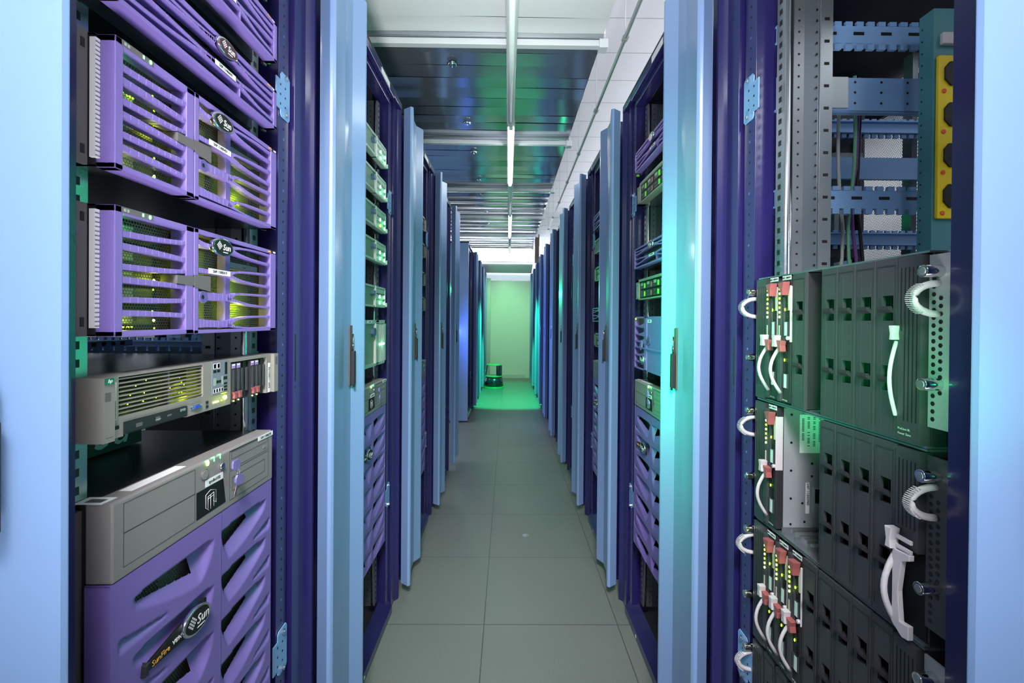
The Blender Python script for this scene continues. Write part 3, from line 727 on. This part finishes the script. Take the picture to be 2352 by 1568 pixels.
    def edges_at(x):
        r = []
        for k in range(8):
            tt = .560-.0842*k
            if k % 2 == 0 and .0566 < x < .1801: q = (x-.0567)/.1233; r.append((tt-.001-.011-.023*q, tt-.001))
            if .2699 < x < .3568: q = (x-.270)/.0867; r.append((tt-.035+.022*q, tt))
        return [e for e in r if e[0] > .01]
    zs = []; cut = set()
    for i, x in enumerate(xs):
        col = [dz*j for j in range(nz+1)]; rng = []
        for lo, hi in edges_at(x):
            a, b = round(lo/dz), round(hi/dz); col[a] = lo; col[b] = hi; rng.append((a, b))
        zs.append((col, rng))
    vs = []; fs = []
    for j in range(nz+1):
        for i in range(nx+1): vs.append((xs[i], .001+dep(xs[i], zs[i][0][j])[0], zs[i][0][j]))
    for j in range(nz):
        for i in range(nx):
            if any(lo <= j < hi for lo, hi in zs[i][1]) and any(lo <= j < hi for lo, hi in zs[i+1][1]): continue
            a = j*(nx+1)+i; fs.append((a, a+1, a+nx+2, a+nx+1))
    m = MB().add(vs, fs, purple, True)
    m.box(.006, .009, .001, .036, 0, zt, purple).box(.434, .437, .001, .036, 0, zt, purple).box(.006, .437, .001, .036, zt-.002, zt, purple).box(.006, .437, .001, .036, 0, .002, purple)
    m.box(.2494, .2506, .0002, .0012, 0, zt, purpled)
    m.build('purple_front', t)
    MB().box(.012, .434, .026, .027, .004, .596, hexmesh).box(.13, .20, .029, .032, .40, .58, steel).build('perforated_screen', t)
    if plate:
        m = MB().prism([(.0602, .4400), (.0690, .4530), (.1939, .4745), (.2003, .4718), (.2003, .4318), (.0700, .4400)], -.005, .0, 'y', black)
        m.prism([(.0580, .436), (.0602, .4725-.02), (.066, .4745-.02), (.066, .436)], -.006, .012, 'y', bplas2)
        m.build('name_plate', t, .001)
        sun_badge(t, .167, .4532, .0345, .0215, -.005)
        text('SunFire', .0125, gold, t, .0720, .4460, -.0056, rot=.02); text('V890', .0105, white, t, .1150, .4475, -.0056, rot=.02)
    return t

def disk_array(seed=0, orange=False):
    t = thing('disk_array', '', 'disk array'); h = .0865
    MB().box(.002, .44, .01, .5, .001, h-.001, chassis).build('chassis', t)
    m = MB().box(0, .44, -.012, .01, h-.008, h, arr).box(0, .44, -.012, .01, 0, .008, arr).box(0, .01, -.012, .01, 0, h, arr).box(.430, .44, -.012, .01, 0, h, arr).box(.275, .287, -.014, .01, 0, h, mat('pale_strip', (205, 205, 200), .4))
    m.build('frame', t, .001)
    m = MB().box(.01, .275, -.004, .01, .008, h-.008, mat('array_back', (120, 118, 104), .6))
    for i in range(16): m.box(.01, .275, -.006, -.004, .011+.0042*i, .0128+.0042*i, arr)
    m.build('louvre', t)
    for j, z in enumerate((.060, .034, .010)):
        for i in range(2):
            x = .289+.071*i
            MB().box(x, x+.069, -.010, .01, z-.002, z+.020, arr).box(x+.004, x+.065, -.0104, -.010, z+.016, z+.0168, greyd).box(x+.004, x+.065, -.0104, -.010, z+.0, z+.0008, greyd).build('drive_bay', t, .0006)
    MB().prism([(.225, .052), (.230, .064), (.252, .066), (.258, .058), (.255, .046), (.235, .044)][::-1], -.020, -.004, 'y', mat('steel_blue', (70, 100, 128), .4)).build('latch_block', t, .001)
    text('Sun', .009, arr, t, .2330, .055, -.0206)
    for i, (x, z) in enumerate(((.350, .043), (.350, .017), (.419, .043), (.419, .017))):
        k = led_o if orange and i == 1 else mat('led_array', (190, 255, 215), emit=14)
        MB().ball((x, -.012, z), .0042, .0015, .0042, k).prism([(x-.003, z+.002), (x+.003, z+.002), (x, z+.0095)], -.0125, -.011, 'y', k).build('drive_led', t)
        MB().ball((x-.012, -.011, z), .0014, .001, .0014, led_g).build('activity_led', t)
    plight(t, .385, -.02, .03, .03, (.1, 1, .35))
    MB().box(.436, .446, -.018, -.008, .004, .022, arr).build('side_latch', t, .001)
    label(t, .004, .03, h-.007, h-.001, -.0122, '')
    return t
def tall_array():
    t = thing('disk_array', '', 'disk array'); h = .187
    MB().box(.002, .44, .01, .5, .001, h-.001, chassis).build('chassis', t)
    MB().box(0, .44, -.012, .01, h-.016, h, arr).box(0, .44, -.012, .01, 0, .012, arr).box(0, .01, -.012, .01, 0, h, arr).box(.418, .44, -.012, .01, 0, h, arr).box(.285, .325, -.012, .01, 0, h, arr).box(.272, .285, -.014, .01, .01, h-.015, mat('pale_strip', (1, 1, 1))).build('frame', t, .001)
    m = MB().box(.01, .275, -.004, .01, .01, h-.014, mat('array_back', (1, 1, 1)))
    for i in range(36): m.box(.01, .272, -.006, -.004, .013+.0044*i, .0150+.0044*i, arr)
    m.build('louvre', t)
    for i in range(4):
        x = .328+.0225*i
        MB().box(x, x+.019, -.012, .01, .012, h-.018, mat('pale_strip', (1, 1, 1))).box(x+.002, x+.004, -.0126, -.012, .014, h-.02, greyd).build('drive_bay', t, .001)
        MB().ball((x+.008, -.013, .085), .0075, .002, .0045, mat('led_array', (1, 1, 1))).build('drive_led', t)
    plight(t, .37, -.02, .085, .03, (.1, 1, .35))
    MB().prism([(.222, .132), (.226, .152), (.252, .156), (.262, .146), (.258, .126), (.232, .122)][::-1], -.020, -.004, 'y', mat('steel_blue', (1, 1, 1))).build('latch_block', t, .001)
    label(t, .16, .22, h-.012, h-.003, -.0124, 'SAP: 11007072', .006)
    return t
def drive_server():
    t = thing('server_unit', '', 'server'); h = .0885
    gg = mat('server_greygreen', (128, 134, 124), .45)
    MB().box(.002, .44, .02, .66, .001, h-.001, mat('lid_steel', (1, 1, 1))).build('chassis', t)
    MB().box(0, .040, -.012, .02, 0, h, gg).box(.40, .44, -.012, .02, 0, h, gg).box(0, .44, -.012, .02, h-.010, h, gg).box(0, .44, -.012, .02, 0, .006, gg).box(.004, .014, -.0126, -.012, .01, .07, greyd).box(.016, .03, -.0126, -.012, .012, .06, arr).build('front_panel', t, .0012)
    MB().box(.04, .40, .012, .02, .006, h-.010, black).build('drive_cage', t)
    for i in range(4):
        for j in range(2):
            x = .044+.089*i; z = .010+.034*j
            d = MB().box(x, x+.085, -.006, .012, z, z+.031, bplas2).box(x+.012, x+.060, -.008, -.006, z+.004, z+.011, bplas).box(x+.014, x+.044, -.0075, -.006, z+.016, z+.028, arr if j else bplas); d.build('hard_drive', t, .0008)
            MB().box(x+.066, x+.078, -.010, -.006, z+.004, z+.024, maroon if i % 2 else lime).build('drive_latch', t, .0006)
    return t
def purple_server():
    t = thing('server_unit', '', 'server'); h = .222
    MB().box(.002, .44, .02, .66, .001, h-.001, chassis).build('chassis', t)
    m = MB()
    m.box(0, .012, -.02, .004, 0, h, purple).box(.15, .18, -.02, .004, 0, h, purple).box(.18, .44, -.016, .004, 0, h, purple).box(0, .18, -.02, .004, h-.007, h, purple).box(0, .18, -.02, .004, 0, .006, purple).box(0, .44, -.021, .004, .088, .094, purple)
    for z in (.182, .148, .118, .060, .032):
        m.ribbon([(.0, z, .006), (.05, z-.001, .007), (.10, z, .012), (.15, z+.002, .022)], -.019, -.002, purple, 4)
    m.build('bezel', t, .0012)
    MB().box(.008, .155, .004, .005, .004, h-.004, hexmesh).build('perforated_screen', t)
    MB().cyl((.205, -.020, .125), 'y', .020, .005, purpled, 20).cyl((.205, -.028, .125), 'y', .004, .010, bplas, 10).build('lock', t)
    MB().prism([(.10, .095), (.118, .125), (.134, .12), (.132, .095), (.115, .082)][::-1], -.026, -.020, 'y', lilac).build('hanging_key', t, .001)
    sun_badge(t, .135, .045, .024, .020, -.021)
    label(t, .185, .235, .197, .210, -.0162, 'SAP', .010)
    MB().box(.018, .026, -.021, -.019, h-.012, h-.006, led_y).build('status_led', t)
    plight(t, .03, -.03, .21, .004)
    return t
LB = .630
U2 = sun_2u('SAP: 11006041'); place(U2, (-.55, LB, 1.7895), LEFT, 'purple two-unit server with maroon oval badge, label SAP: 11006041')
n = sun_2u('SAP: 11006043'); place(n, (-.55, LB, 1.9395), LEFT, 'purple two-unit server cut off by the top of the photo, above the one labelled 11006041')
n3 = dup(U2); place(n3, (-.55, LB, 2.086), LEFT, 'purple server highest in the near left rack, only its lower edge in view')
place(sun_4u('SAP: 11005421', .7, 1), (-.55, LB, 1.5640), LEFT, 'upper of the two tall purple servers with slatted grilles, label SAP: 11005421')
place(sun_4u('SAP: 11005419', 1.0, 2), (-.55, LB, 1.3377), LEFT, 'lower of the two tall purple servers with slatted grilles, directly above the grey server')
place(hp_2u(), (-.55, .61, 1.1975), LEFT, 'grey two-unit server with disc drive and red-latched drives below the purple servers')
V = v890(); place(V, (-.53, LB, .402), LEFT, 'large purple server with grey head and hanging keys, nearest rack on the left')

# ------------------------------------------------------------------ blade enclosures, near right rack
def enclosure(vent='full'):
    t = thing('blade_enclosure', '', 'enclosure'); h = .270
    s = MB().box(-.002, .442, .004, .60, -.003, .0, steel).box(-.002, .442, .004, .60, h, h+.003, steel)
    for k in range(9): s.box(.046+.0437*k, .048+.0437*k, .01, .50, 0, .010, steel)
    for k in range(16): s.box(.03+.025*k, .045+.025*k, .03, .12, -.001, .006, mat('tray_metal', (150, 156, 156), .3, .8))
    s.build('shelf', t)
    MB().box(-.004, -.001, .01, .6, 0, h, chassis).build('side_wall', t); MB().box(.440, .444, .01, .6, 0, h, chassis).build('side_wall', t)
    MB().box(0, .44, .52, .53, 0, h, black).build('backplane', t)
    for x0, x1, z0 in ((.004, .0445, .0), (.3995, .4385, .0 if vent == 'full' else .125)):
        m = MB().box(x0, x1, -.004, .030, z0, h-.002, bplas)
        nv = 5
        for i in range(nv):
            x = x0+.0065+i*(x1-x0-.012)/(nv-1); zz = z0+.03 if i else z0+(.16 if vent == 'full' and x0 > .3 else .03)
            m.box(x-.0009, x+.0009, -.0046, -.004, zz, h-.018, black)
        o = m.build('vent_cover', t, .0012)
    text('ProLiant BL', .0045, arr, t, .403, .018, -.0048) if vent == 'full' else None
    text('Power Zone', .0045, arr, t, .403, .011, -.0048) if vent == 'full' else None
    if vent != 'full':
        MB().box(.400, .4385, .01, .03, .0, .125, black).build('recess', t)
    # fixing plate with hexagonal holes
    m = MB().box(.442, .478, .004, .008, .028, h-.004, mat('plate_grey', (150, 152, 156), .4, .1) if vent == 'full' else bplas)
    for i in range(20):
        for k in range(2 if 2 < i < 16 else 1): m.cyl((.450+.0105*k, .0032, .040+.0107*i+.0053*k), 'y', .0034, .001, black, 6, smooth=False)
    m.build('fixing_plate', t, .0006)
    for z in (.242, .089):
        for x in (.458, -.006): MB().cyl((x, -.020, z), 'y', .0085, .024, chrome, 20).cyl((x, -.0208, z), 'y', .0055, .001, steel, 12).build('thumb_screw', t, .0008)
    for x in (.456, -.010):
        pts = []
        for k in range(13):
            a = PI*(k/12); pts.append((x, .004-.034*math.sin(a), .205+.021*math.cos(a)))
        m = MB().tube(pts, .0048, wplas, 10)
        for k in range(18):
            a = PI*(.22+.56*k/17); m.box(x-.006, x+.006, .004-.040*math.sin(a)-.0008, .004-.040*math.sin(a)+.0008, .205+.026*math.cos(a)-.0005, .205+.026*math.cos(a)+.0005, wplas)
        m.build('loop_handle', t)
    # release lever on the right
    x0 = .399 if vent == 'full' else .401
    m = MB(); zc = .09 if vent == 'full' else .062
    am, rr = (.010, .003) if vent == 'full' else (.020, .0045)
    m.tube([(x0-.001 if vent == 'full' else x0+.004, -.004-am*math.sin(PI*k/12), zc+.055-.11*k/12) for k in range(13)], rr, wplas, 8)
    if vent == 'full': m.prism([(x0-.003, zc+.057), (x0+.004, zc+.057), (x0+.003, zc+.066), (x0+.004, zc+.078), (x0-.004, zc+.078), (x0-.002, zc+.066)], -.014, -.003, 'y', wplas)
    else: m.prism([(x0-.001, zc+.058), (x0+.010, zc+.058), (x0+.008, zc+.070), (x0+.011, zc+.088), (x0-.002, zc+.088), (x0+.001, zc+.070)], -.020, -.006, 'y', wplas)
    if vent != 'full': m.box(x0+.004, .436, -.012, -.008, zc+.060, zc+.066, wplas).box(x0+.004, .436, -.012, -.008, zc+.074, zc+.080, wplas).prism([(x0+.006, zc-.05), (x0+.024, zc-.062), (.436, zc-.06), (.436, zc-.04), (x0+.020, zc-.042), (x0+.016, zc), (x0+.022, zc+.045), (.436, zc+.052), (.436, zc+.060), (x0+.006, zc+.058)], -.014, -.006, 'y', wplas)
    m.build('release_lever', t, .001)
    return t
def blank():
    t = thing('blank_panel', '', 'blank panel'); w_, h = .0408, .268
    # front with two latch windows
    ws = [(.174, .212), (.068, .106)]; m = MB(); a, b = .0125, .0330; y0, y1 = -.002, .004
    m.box(0, a, y0, y1, 0, h, bplas).box(b, w_, y0, y1, 0, h, bplas)
    zz = [0, ws[1][0], ws[1][1], ws[0][0], ws[0][1], h]
    for i in (0, 2, 4): m.box(a, b, y0, y1, zz[i], zz[i+1], bplas)
    m.box(.003, w_-.003, y0-.0008, y0, h-.012, h-.0105, bplas2).box(.003, .0042, y0-.0006, y0, .010, h-.0105, bplas2).box(w_-.0042, w_-.003, y0-.0006, y0, .010, h-.0105, bplas2)
    m.box(0, .0015, y1, .16, 0, h, bplas2).box(w_-.0015, w_, y1, .16, 0, h, bplas2).box(0, w_, y1, .16, h-.0015, h, bplas2).box(0, w_, y1, .16, 0, .0015, bplas2)
    m.box(a, b, .016, .017, .06, .22, bplas2)
    m.build('cover', t, .0006)
    for z0, z1 in ws:
        zc = (z0+z1)/2-.003
        MB().prism([(-.009, zc+.006), (-.010, zc+.001), (-.004, zc-.004), (.012, zc-.004), (.012, zc), (-.002, zc+.001), (-.005, zc+.006)], a-.001, b+.001, 'x', bplas2).box(.0215, .0222, .004, .014, z0, z1, black).build('latch', t, .0008)
    return t
def blade(seed=0):
    rnd = random.Random(seed)
    t = thing('blade_server', '', 'server'); w_, h = .0415, .268
    side = mat('blade_side', (150, 156, 162), .35, .25)
    m = MB().box(.001, w_-.001, .014, .46, .004, h-.004, side)
    x = w_-.0006
    for y, z in ((.03, .25), (.03, .19), (.03, .13), (.03, .07), (.03, .015), (.055, .255), (.075, .145), (.075, .118), (.10, .1), (.055, .06), (.13, .18), (.15, .06), (.06, .02)):
        m.cyl((w_-.001, y, z), 'x', .0028, .0006, black, 8)
    m.build('casing', t, .0006)
    MB().box(x-.001, x+.0004, .048, .100, .168, .250, white).build('side_label', t)
    mm = MB()
    for j in range(4):
        for k in range(20):
            if rnd.random() < .8: z = .245-.0032*k; mm.box(x+.0004, x+.0007, .052+.012*j, .057+.012*j, z-.0015, z, ink)
    mm.build('barcode', t)
    MB().box(x-.001, x+.0004, .062, .070, .038, .104, white).build('asset_label', t)
    MB().box(x-.001, x+.0004, .076, .104, .040, .095, arr).box(x+.0004, x+.0007, .082, .094, .06, .09, ink).build('power_label', t)
    o = text('SAP: 11005980', .0078, ink, t, 0, 0, 0)
    o.data.transform(Matrix.Translation((x+.0009, .066, .1035)) @ Matrix.Rotation(PI/2, 4, 'Z') @ Matrix.Rotation(PI/2, 4, 'Y'))
    MB().box(.001, .0125, -.006, .014, .004, h-.010, bplas).box(.0125, .040, -.001, .014, .004, h-.004, bplas2).box(.0125, .021, -.004, 0, .115, h-.045, bplas).box(.0395, .041, -.004, .012, .13, .245, wplas).build('front_frame', t, .001)
    label(t, .010, .040, h-.0095, h-.001, -.0015, 'SAP: 11005977', .005)
    MB().prism([(.015, .252), (.037, .254), (.034, .240), (.033, .226), (.027, .228), (.022, .238)][::-1], -.016, -.002, 'y', maroon).build('release_latch', t, .001)
    MB().prism([(.033, .222), (.039, .246), (.040, .246), (.038, .195), (.034, .195)][::-1], -.004, -.001, 'y', mat('strip_cream', (190, 190, 165), .5)).build('pull_strip', t)
    for k in range(7):
        z = .2405-.0098*k; MB().ball((.0075, -.0068, z), .0021, .001, .0024, led_w if k % 2 or k == 6 else led_y).build('status_led', t)
    for z in (.225, .185): plight(t, .008, -.018, z, .0022, (.6, 1, .05), .003)
    m = MB()
    for k in range(14): m.box(.026, .031, -.003, -.001, .175+.0044*k, .177+.0044*k, black)
    for k in range(14): m.box(.026, .031, -.003, -.001, .065+.0044*k, .067+.0044*k, black)
    m.build('vent_rib', t)
    MB().ball((.0215, -.003, .197), .0016, .001, .003, led_y).ball((.0215, -.003, .092), .0016, .001, .003, led_y).build('activity_led', t)
    for z in (.142, .034):
        MB().box(.014, .033, -.0042, -.001, z, z+.030, bplas).box(.0225, .031, -.0048, -.0042, z+.001, z+.029, mat('pale_aqua', (190, 215, 210), .4)).build('model_sticker', t)
    MB().box(.005, .0085, -.0066, -.006, .140, .164, mat('strip_cream', (1, 1, 1))).build('serial_strip', t)
    m = MB().tube([(.010, -.004-.022*math.sin(PI*k/12), .122-.100*k/12) for k in range(13)], [.0035]*13, wplas, 8)
    for k in range(12):
        pass
    m.build('lever_handle', t)
    MB().prism([(.001, .143), (.014, .143), (.0125, .133), (.015, .119), (.002, .119), (.004, .133)][::-1], -.020, -.006, 'y', wplas).cyl((.036, -.008, .138), 'y', .004, .006, wplas, 12).build('grip', t, .001)
    MB().prism([(.012, .133), (.030, .132), (.027, .122), (.029, .110), (.021, .108), (.017, .120)][::-1], -.016, -.004, 'y', maroon).build('grip_latch', t, .001)
    text('HP BL25p', .0045, arr, t, .013, .008, -.0018)
    return t
RX, RY = .58, 1.09
SL = [.0474, .0935, .1390, .1820, .2275, .2700, .3125, .3555]
E1 = enclosure('full'); place(E1, (RX, RY, 1.1935), RIGHT, 'uppermost blade enclosure in the near right rack, lit green')
E2 = enclosure('half'); place(E2, (RX, RY, .9165), RIGHT, 'second blade enclosure from the top in the near right rack, with empty slots')
E3 = dup(E1); place(E3, (RX, RY, .6395), RIGHT, 'third blade enclosure from the top in the near right rack')
E4 = dup(E1); place(E4, (RX, RY, .3625), RIGHT, 'lowest blade enclosure in the near right rack, cut off by the photo')
b0 = blade(); k0 = blank(); fb = [True, True]
LV = [('uppermost', 1.1945), ('second', .9175), ('third', .6405), ('lowest', .3635)]
def put(kind, lv, s, lab):
    src = b0 if kind == 'blade' else k0; i = 0 if kind == 'blade' else 1
    o = src if fb[i] else dup(src); fb[i] = False
    place(o, (RX, RY-SL[s], LV[lv][1]), RIGHT, lab, 'blade servers in the near right rack' if i == 0 else 'black blank panels in the near right rack')
for lv, bl, bk in ((0, (0, 1), (2, 4, 5, 6, 7)), (1, (0,), (4, 5, 6, 7)), (2, (0, 1, 2), (3, 4, 5, 6, 7)), (3, (), (0, 1, 2, 3, 4, 5, 6, 7))):
    nm = LV[lv][0]
    for q, s in enumerate(bl): put('blade', lv, s, 'blade server with glowing leds and white grip, %s from the left in the %s enclosure' % (ORD[q+1], nm))
    for q, s in enumerate(bk): put('blank', lv, s, 'black blank panel with two latches, %s from the left in the %s enclosure' % (ORD[q+1], nm))

# ------------------------------------------------------------------ second racks
Y2 = 1.640
for i, (zz, og) in enumerate(((2.022, 0), (1.876, 0), (1.738, 1), (1.600, 0), (1.414, 0))):
    if i == 0: A0 = disk_array(); o = A0
    elif og: o = disk_array(orange=True)
    else: o = dup(A0)
    place(o, (-.55, Y2, zz), LEFT, '%s in the second left rack' % ('grey-green disk array with four green lamps, highest', 'grey-green disk array, second from the top', 'disk array with one orange lamp, third from the top', 'grey-green disk array, fourth from the top', 'grey-green disk array just above the tall one')[i] if False else ['grey-green disk array with four white-green lamps, highest in the second left rack', 'grey-green disk array with four lamps, second from the top in the second left rack', 'disk array with one orange lamp in the second left rack', 'disk array directly below the one with the orange lamp', 'disk array directly above the tall disk array'][i], 'disk arrays in the second left rack')
place(tall_array(), (-.55, Y2+.01, 1.174), LEFT, 'tall disk array with a row of bright lamps in the second left rack')
place(dup(V), (-.53, Y2-.012, .395), LEFT, 'large purple server with grey head in the second left rack')
R2 = 2.075
S2 = sun_2u('SAP: 11006042'); place(S2, (.58, R2, 2.012), RIGHT, 'purple server highest in the second right rack, tinged green')
place(dup(S2), (.58, R2, 1.592), RIGHT, 'purple server between the two drive servers in the second right rack')
DS = drive_server(); place(DS, (.58, R2+.008, 1.873), RIGHT, 'grey-green drive server under the highest purple server, second right rack')
place(dup(DS), (.58, R2+.008, 1.456), RIGHT, 'grey-green drive server above the tall purple one, second right rack')
place(purple_server(), (.58, R2, 1.162), RIGHT, 'tall purple server with lock and hanging key, second right rack')
place(dup(V), (.56, R2-.007, .40), RIGHT, 'large purple server with grey head in the second right rack')
# third and fourth racks show slivers of their contents
for i, zz in enumerate((1.93, 1.76, 1.58, 1.42)):
    o = dup(DS); place(o, (-.55, 2.645, zz), LEFT, 'grey-green drive server, %s from the top in the third left rack' % ORD[i+1], 'drive servers in the third left rack')
place(dup(V), (-.53, 2.63, .395), LEFT, 'large purple server with grey head in the third left rack')
for i, (zz, src, nm) in enumerate(((1.95, S2, 'purple server with green tab, highest'), (1.80, A0, 'pale disk array with a bright lamp, below the highest server'), (1.62, DS, 'grey drive server, upper one'), (1.36, S2, 'purple server, middle one'), (1.20, DS, 'grey drive server, lower one'))):
    place(dup(src), (.58, 3.085, zz), RIGHT, nm+' in the third right rack')
place(dup(V), (.56, 3.07, .40), RIGHT, 'large purple server with grey head in the third right rack')

# ------------------------------------------------------------------ inside the near right rack
t = thing('power_strip', 'yellow power strip with black sockets at the back of the near right rack', 'power strip', (.930, .985, 1.5875), 0)
MB().box(-.022, .045, .005, .014, 0, .345, yellow).build('housing', t, .002)
for k in range(4):
    MB().prism([(-.012, .035+.086*k), (.000, .022+.086*k), (.028, .022+.086*k), (.042, .035+.086*k), (.042, .060+.086*k), (.028, .072+.086*k), (-.002, .072+.086*k), (-.012, .060+.086*k)], .0005, .005, 'y', black).build('socket', t, .001)
    MB().ball((-.012, .004, .011+.086*k), .005, .002, .005, red).build('indicator', t)
t = thing('cable_channel', 'teal vertical metal channel beside the yellow power strip', 'channel', (.904, 1.0, 1.467), 0)
m = MB().box(0, .09, 0, .036, 0, .57, teal)
for k in range(21): m.cyl((-.0006, .028, .02+.026*k), 'x', .0022, .001, black, 6)
m.build('body', t, .002)
MB().box(.012, .08, -.010, .0, .49, .515, wplas).build('end_cap', t, .002)
MB().box(.012, .08, -.010, .0, .02, .045, wplas).build('end_cap', t, .002)
for i, (c, x, lab) in enumerate(((mat('cable_green', (120, 190, 150), .5), .86, 'pale green cable hanging behind the blade enclosures'), (mat('cable_purple', (120, 70, 150), .5), .875, 'purple cable hanging behind the blade enclosures'), (black, .89, 'black cable hanging behind the blade enclosures'), (mat('cable_white', (205, 210, 205), .5), .845, 'whitish cable hanging behind the blade enclosures'))):
    m = MB().tube([(x+.012*math.sin(k*.9+i)*(1 if k > 3 else .3), 1.17+.01*i, 1.98-.075*k) for k in range(12)], .004, c, 8); tag(m.build('power_cable'), lab, 'cable')
m = MB().tube([(.76+.012*k, 1.30, 1.93+.035*math.sin(PI*k/9)-.006*k) for k in range(11)]+[(.884, 1.30, 1.80), (.885, 1.30, 1.40), (.885, 1.30, .95)], .004, mat('cable_green2', (30, 140, 100), .5), 8); tag(m.build('earth_cable'), 'dark green cable looping behind the upper rails, near right rack', 'cable')
tag(MB().box(.66, .95, 1.25, 1.27, 1.47, 1.474, mat('lime_film', (190, 220, 40), .4)).prism([(.70, 1.474), (.96, 1.52), (.96, 1.505), (.70, 1.470)][::-1], 1.24, 1.26, 'y', mat('lime_film', (1, 1, 1))).build('fibre_duct'), 'lime yellow duct strip behind the top of the blade enclosure', 'duct')
# small plugs on the posts
for x, y, z, c, lab in ((-.556, 1.085, 1.955, wplas, 'white cable tag beside the top server of the near left rack'), (-.556, 1.085, 1.83, wplas, 'white cable tag beside the server labelled 11006041')):
    t = thing('cable_tag', lab, 'tag', (x, y, z), LEFT)
    MB().box(0, .012, -.012, 0, 0, .022, c).build('tag_body', t, .002); MB().box(.0, .008, -.006, 0, -.006, 0, lime).build('tag_foot', t, .001)
for z, lab in ((2.005, 'lime tab beside the highest server of the second right rack'), (1.60, 'lime tab beside the lower purple server of the second right rack')):
    tag(MB().box(.566, .578, 2.079, 2.089, z, z+.03, lime).build('pull_tab', bevel=.002), lab, 'tab')
# back of the near left rack between the servers
m = MB().box(-1.30, -1.28, .60, 1.15, 1.10, 1.36, mat('rear_shelf', (60, 76, 96), .35, .5))
m.box(-.90, -.885, .60, 1.12, 1.298, 1.312, skyd)
for k in range(20): m.box(-.8845, -.8835, .61+.025*k, .62+.025*k, 1.301, 1.309, black)
tag(m.build('rear_cross_member'), 'blue grey slotted cross member deep in the near left rack', 'cross member')
tag(MB().box(-.95, -.94, .85, .90, 1.318, 1.35, lime).build('port_cover', bevel=.002), 'bright green cover seen between two servers of the near left rack', 'cover')
t = thing('printed_box', 'dark box with pale script lettering behind the grey server', 'box', (-.74, .80, 1.114), LEFT)
MB().box(0, .16, .0, .2, 0, .075, mat('box_dark', (40, 36, 52), .5)).build('carton', t)
text('Su', .085, mat('box_script', (185, 185, 205), .5), t, .045, .035, -.001, shear=.3)

# ------------------------------------------------------------------ step stool at the far end
def stool():
    t = thing('step_stool', 'dark round kick step stool standing at the far end of the aisle', 'step stool', (-.27, 9.55, 0), .1)
    ss = mat('stool_dark', (22, 34, 52), .22, coat=.6); rim = mat('stool_rim_lit', (70, 150, 100), .35)  # green light falling on the rims is put into their colour
    MB().cyl((0, 0, .03), 'z', .200, .20, ss, 40, .165).build('base_drum', t)
    MB().cyl((0, 0, .0), 'z', .215, .035, rim, 40, .208).build('floor_ring', t, .004)
    MB().cyl((0, 0, .225), 'z', .180, .022, rim, 40).build('lower_step', t, .004)
    MB().prism([(.165*math.cos(a), .165*math.sin(a)) for a in [(-PI*.32+PI*.64*k/14) for k in range(15)]]+[(.10*math.cos(a), .10*math.sin(a)) for a in [(PI*.32-PI*.64*k/14) for k in range(15)]], .245, .45, 'z', ss).build('riser', t)
    MB().tube([(-.165, 0, .24), (-.15, 0, .34), (-.135, 0, .45)], .011, ss, 8).build('support_leg', t)
    MB().cyl((.0, 0, .45), 'z', .160, .028, rim, 40, .155).build('upper_step', t, .005)
    MB().ball((-.17, -.04, .34), .012, .012, .016, chrome).ball((.14, -.12, .05), .014, .01, .014, chrome).build('castor', t)
stool()
# inspection disc in the floor
tag(MB().cyl((.125, 2.98, .0), 'z', .022, .0015, steel, 24).cyl((.125, 2.98, .0015), 'z', .008, .0008, chrome, 12).build('floor_disc'), 'small round metal disc set in the floor tiles', 'floor disc')
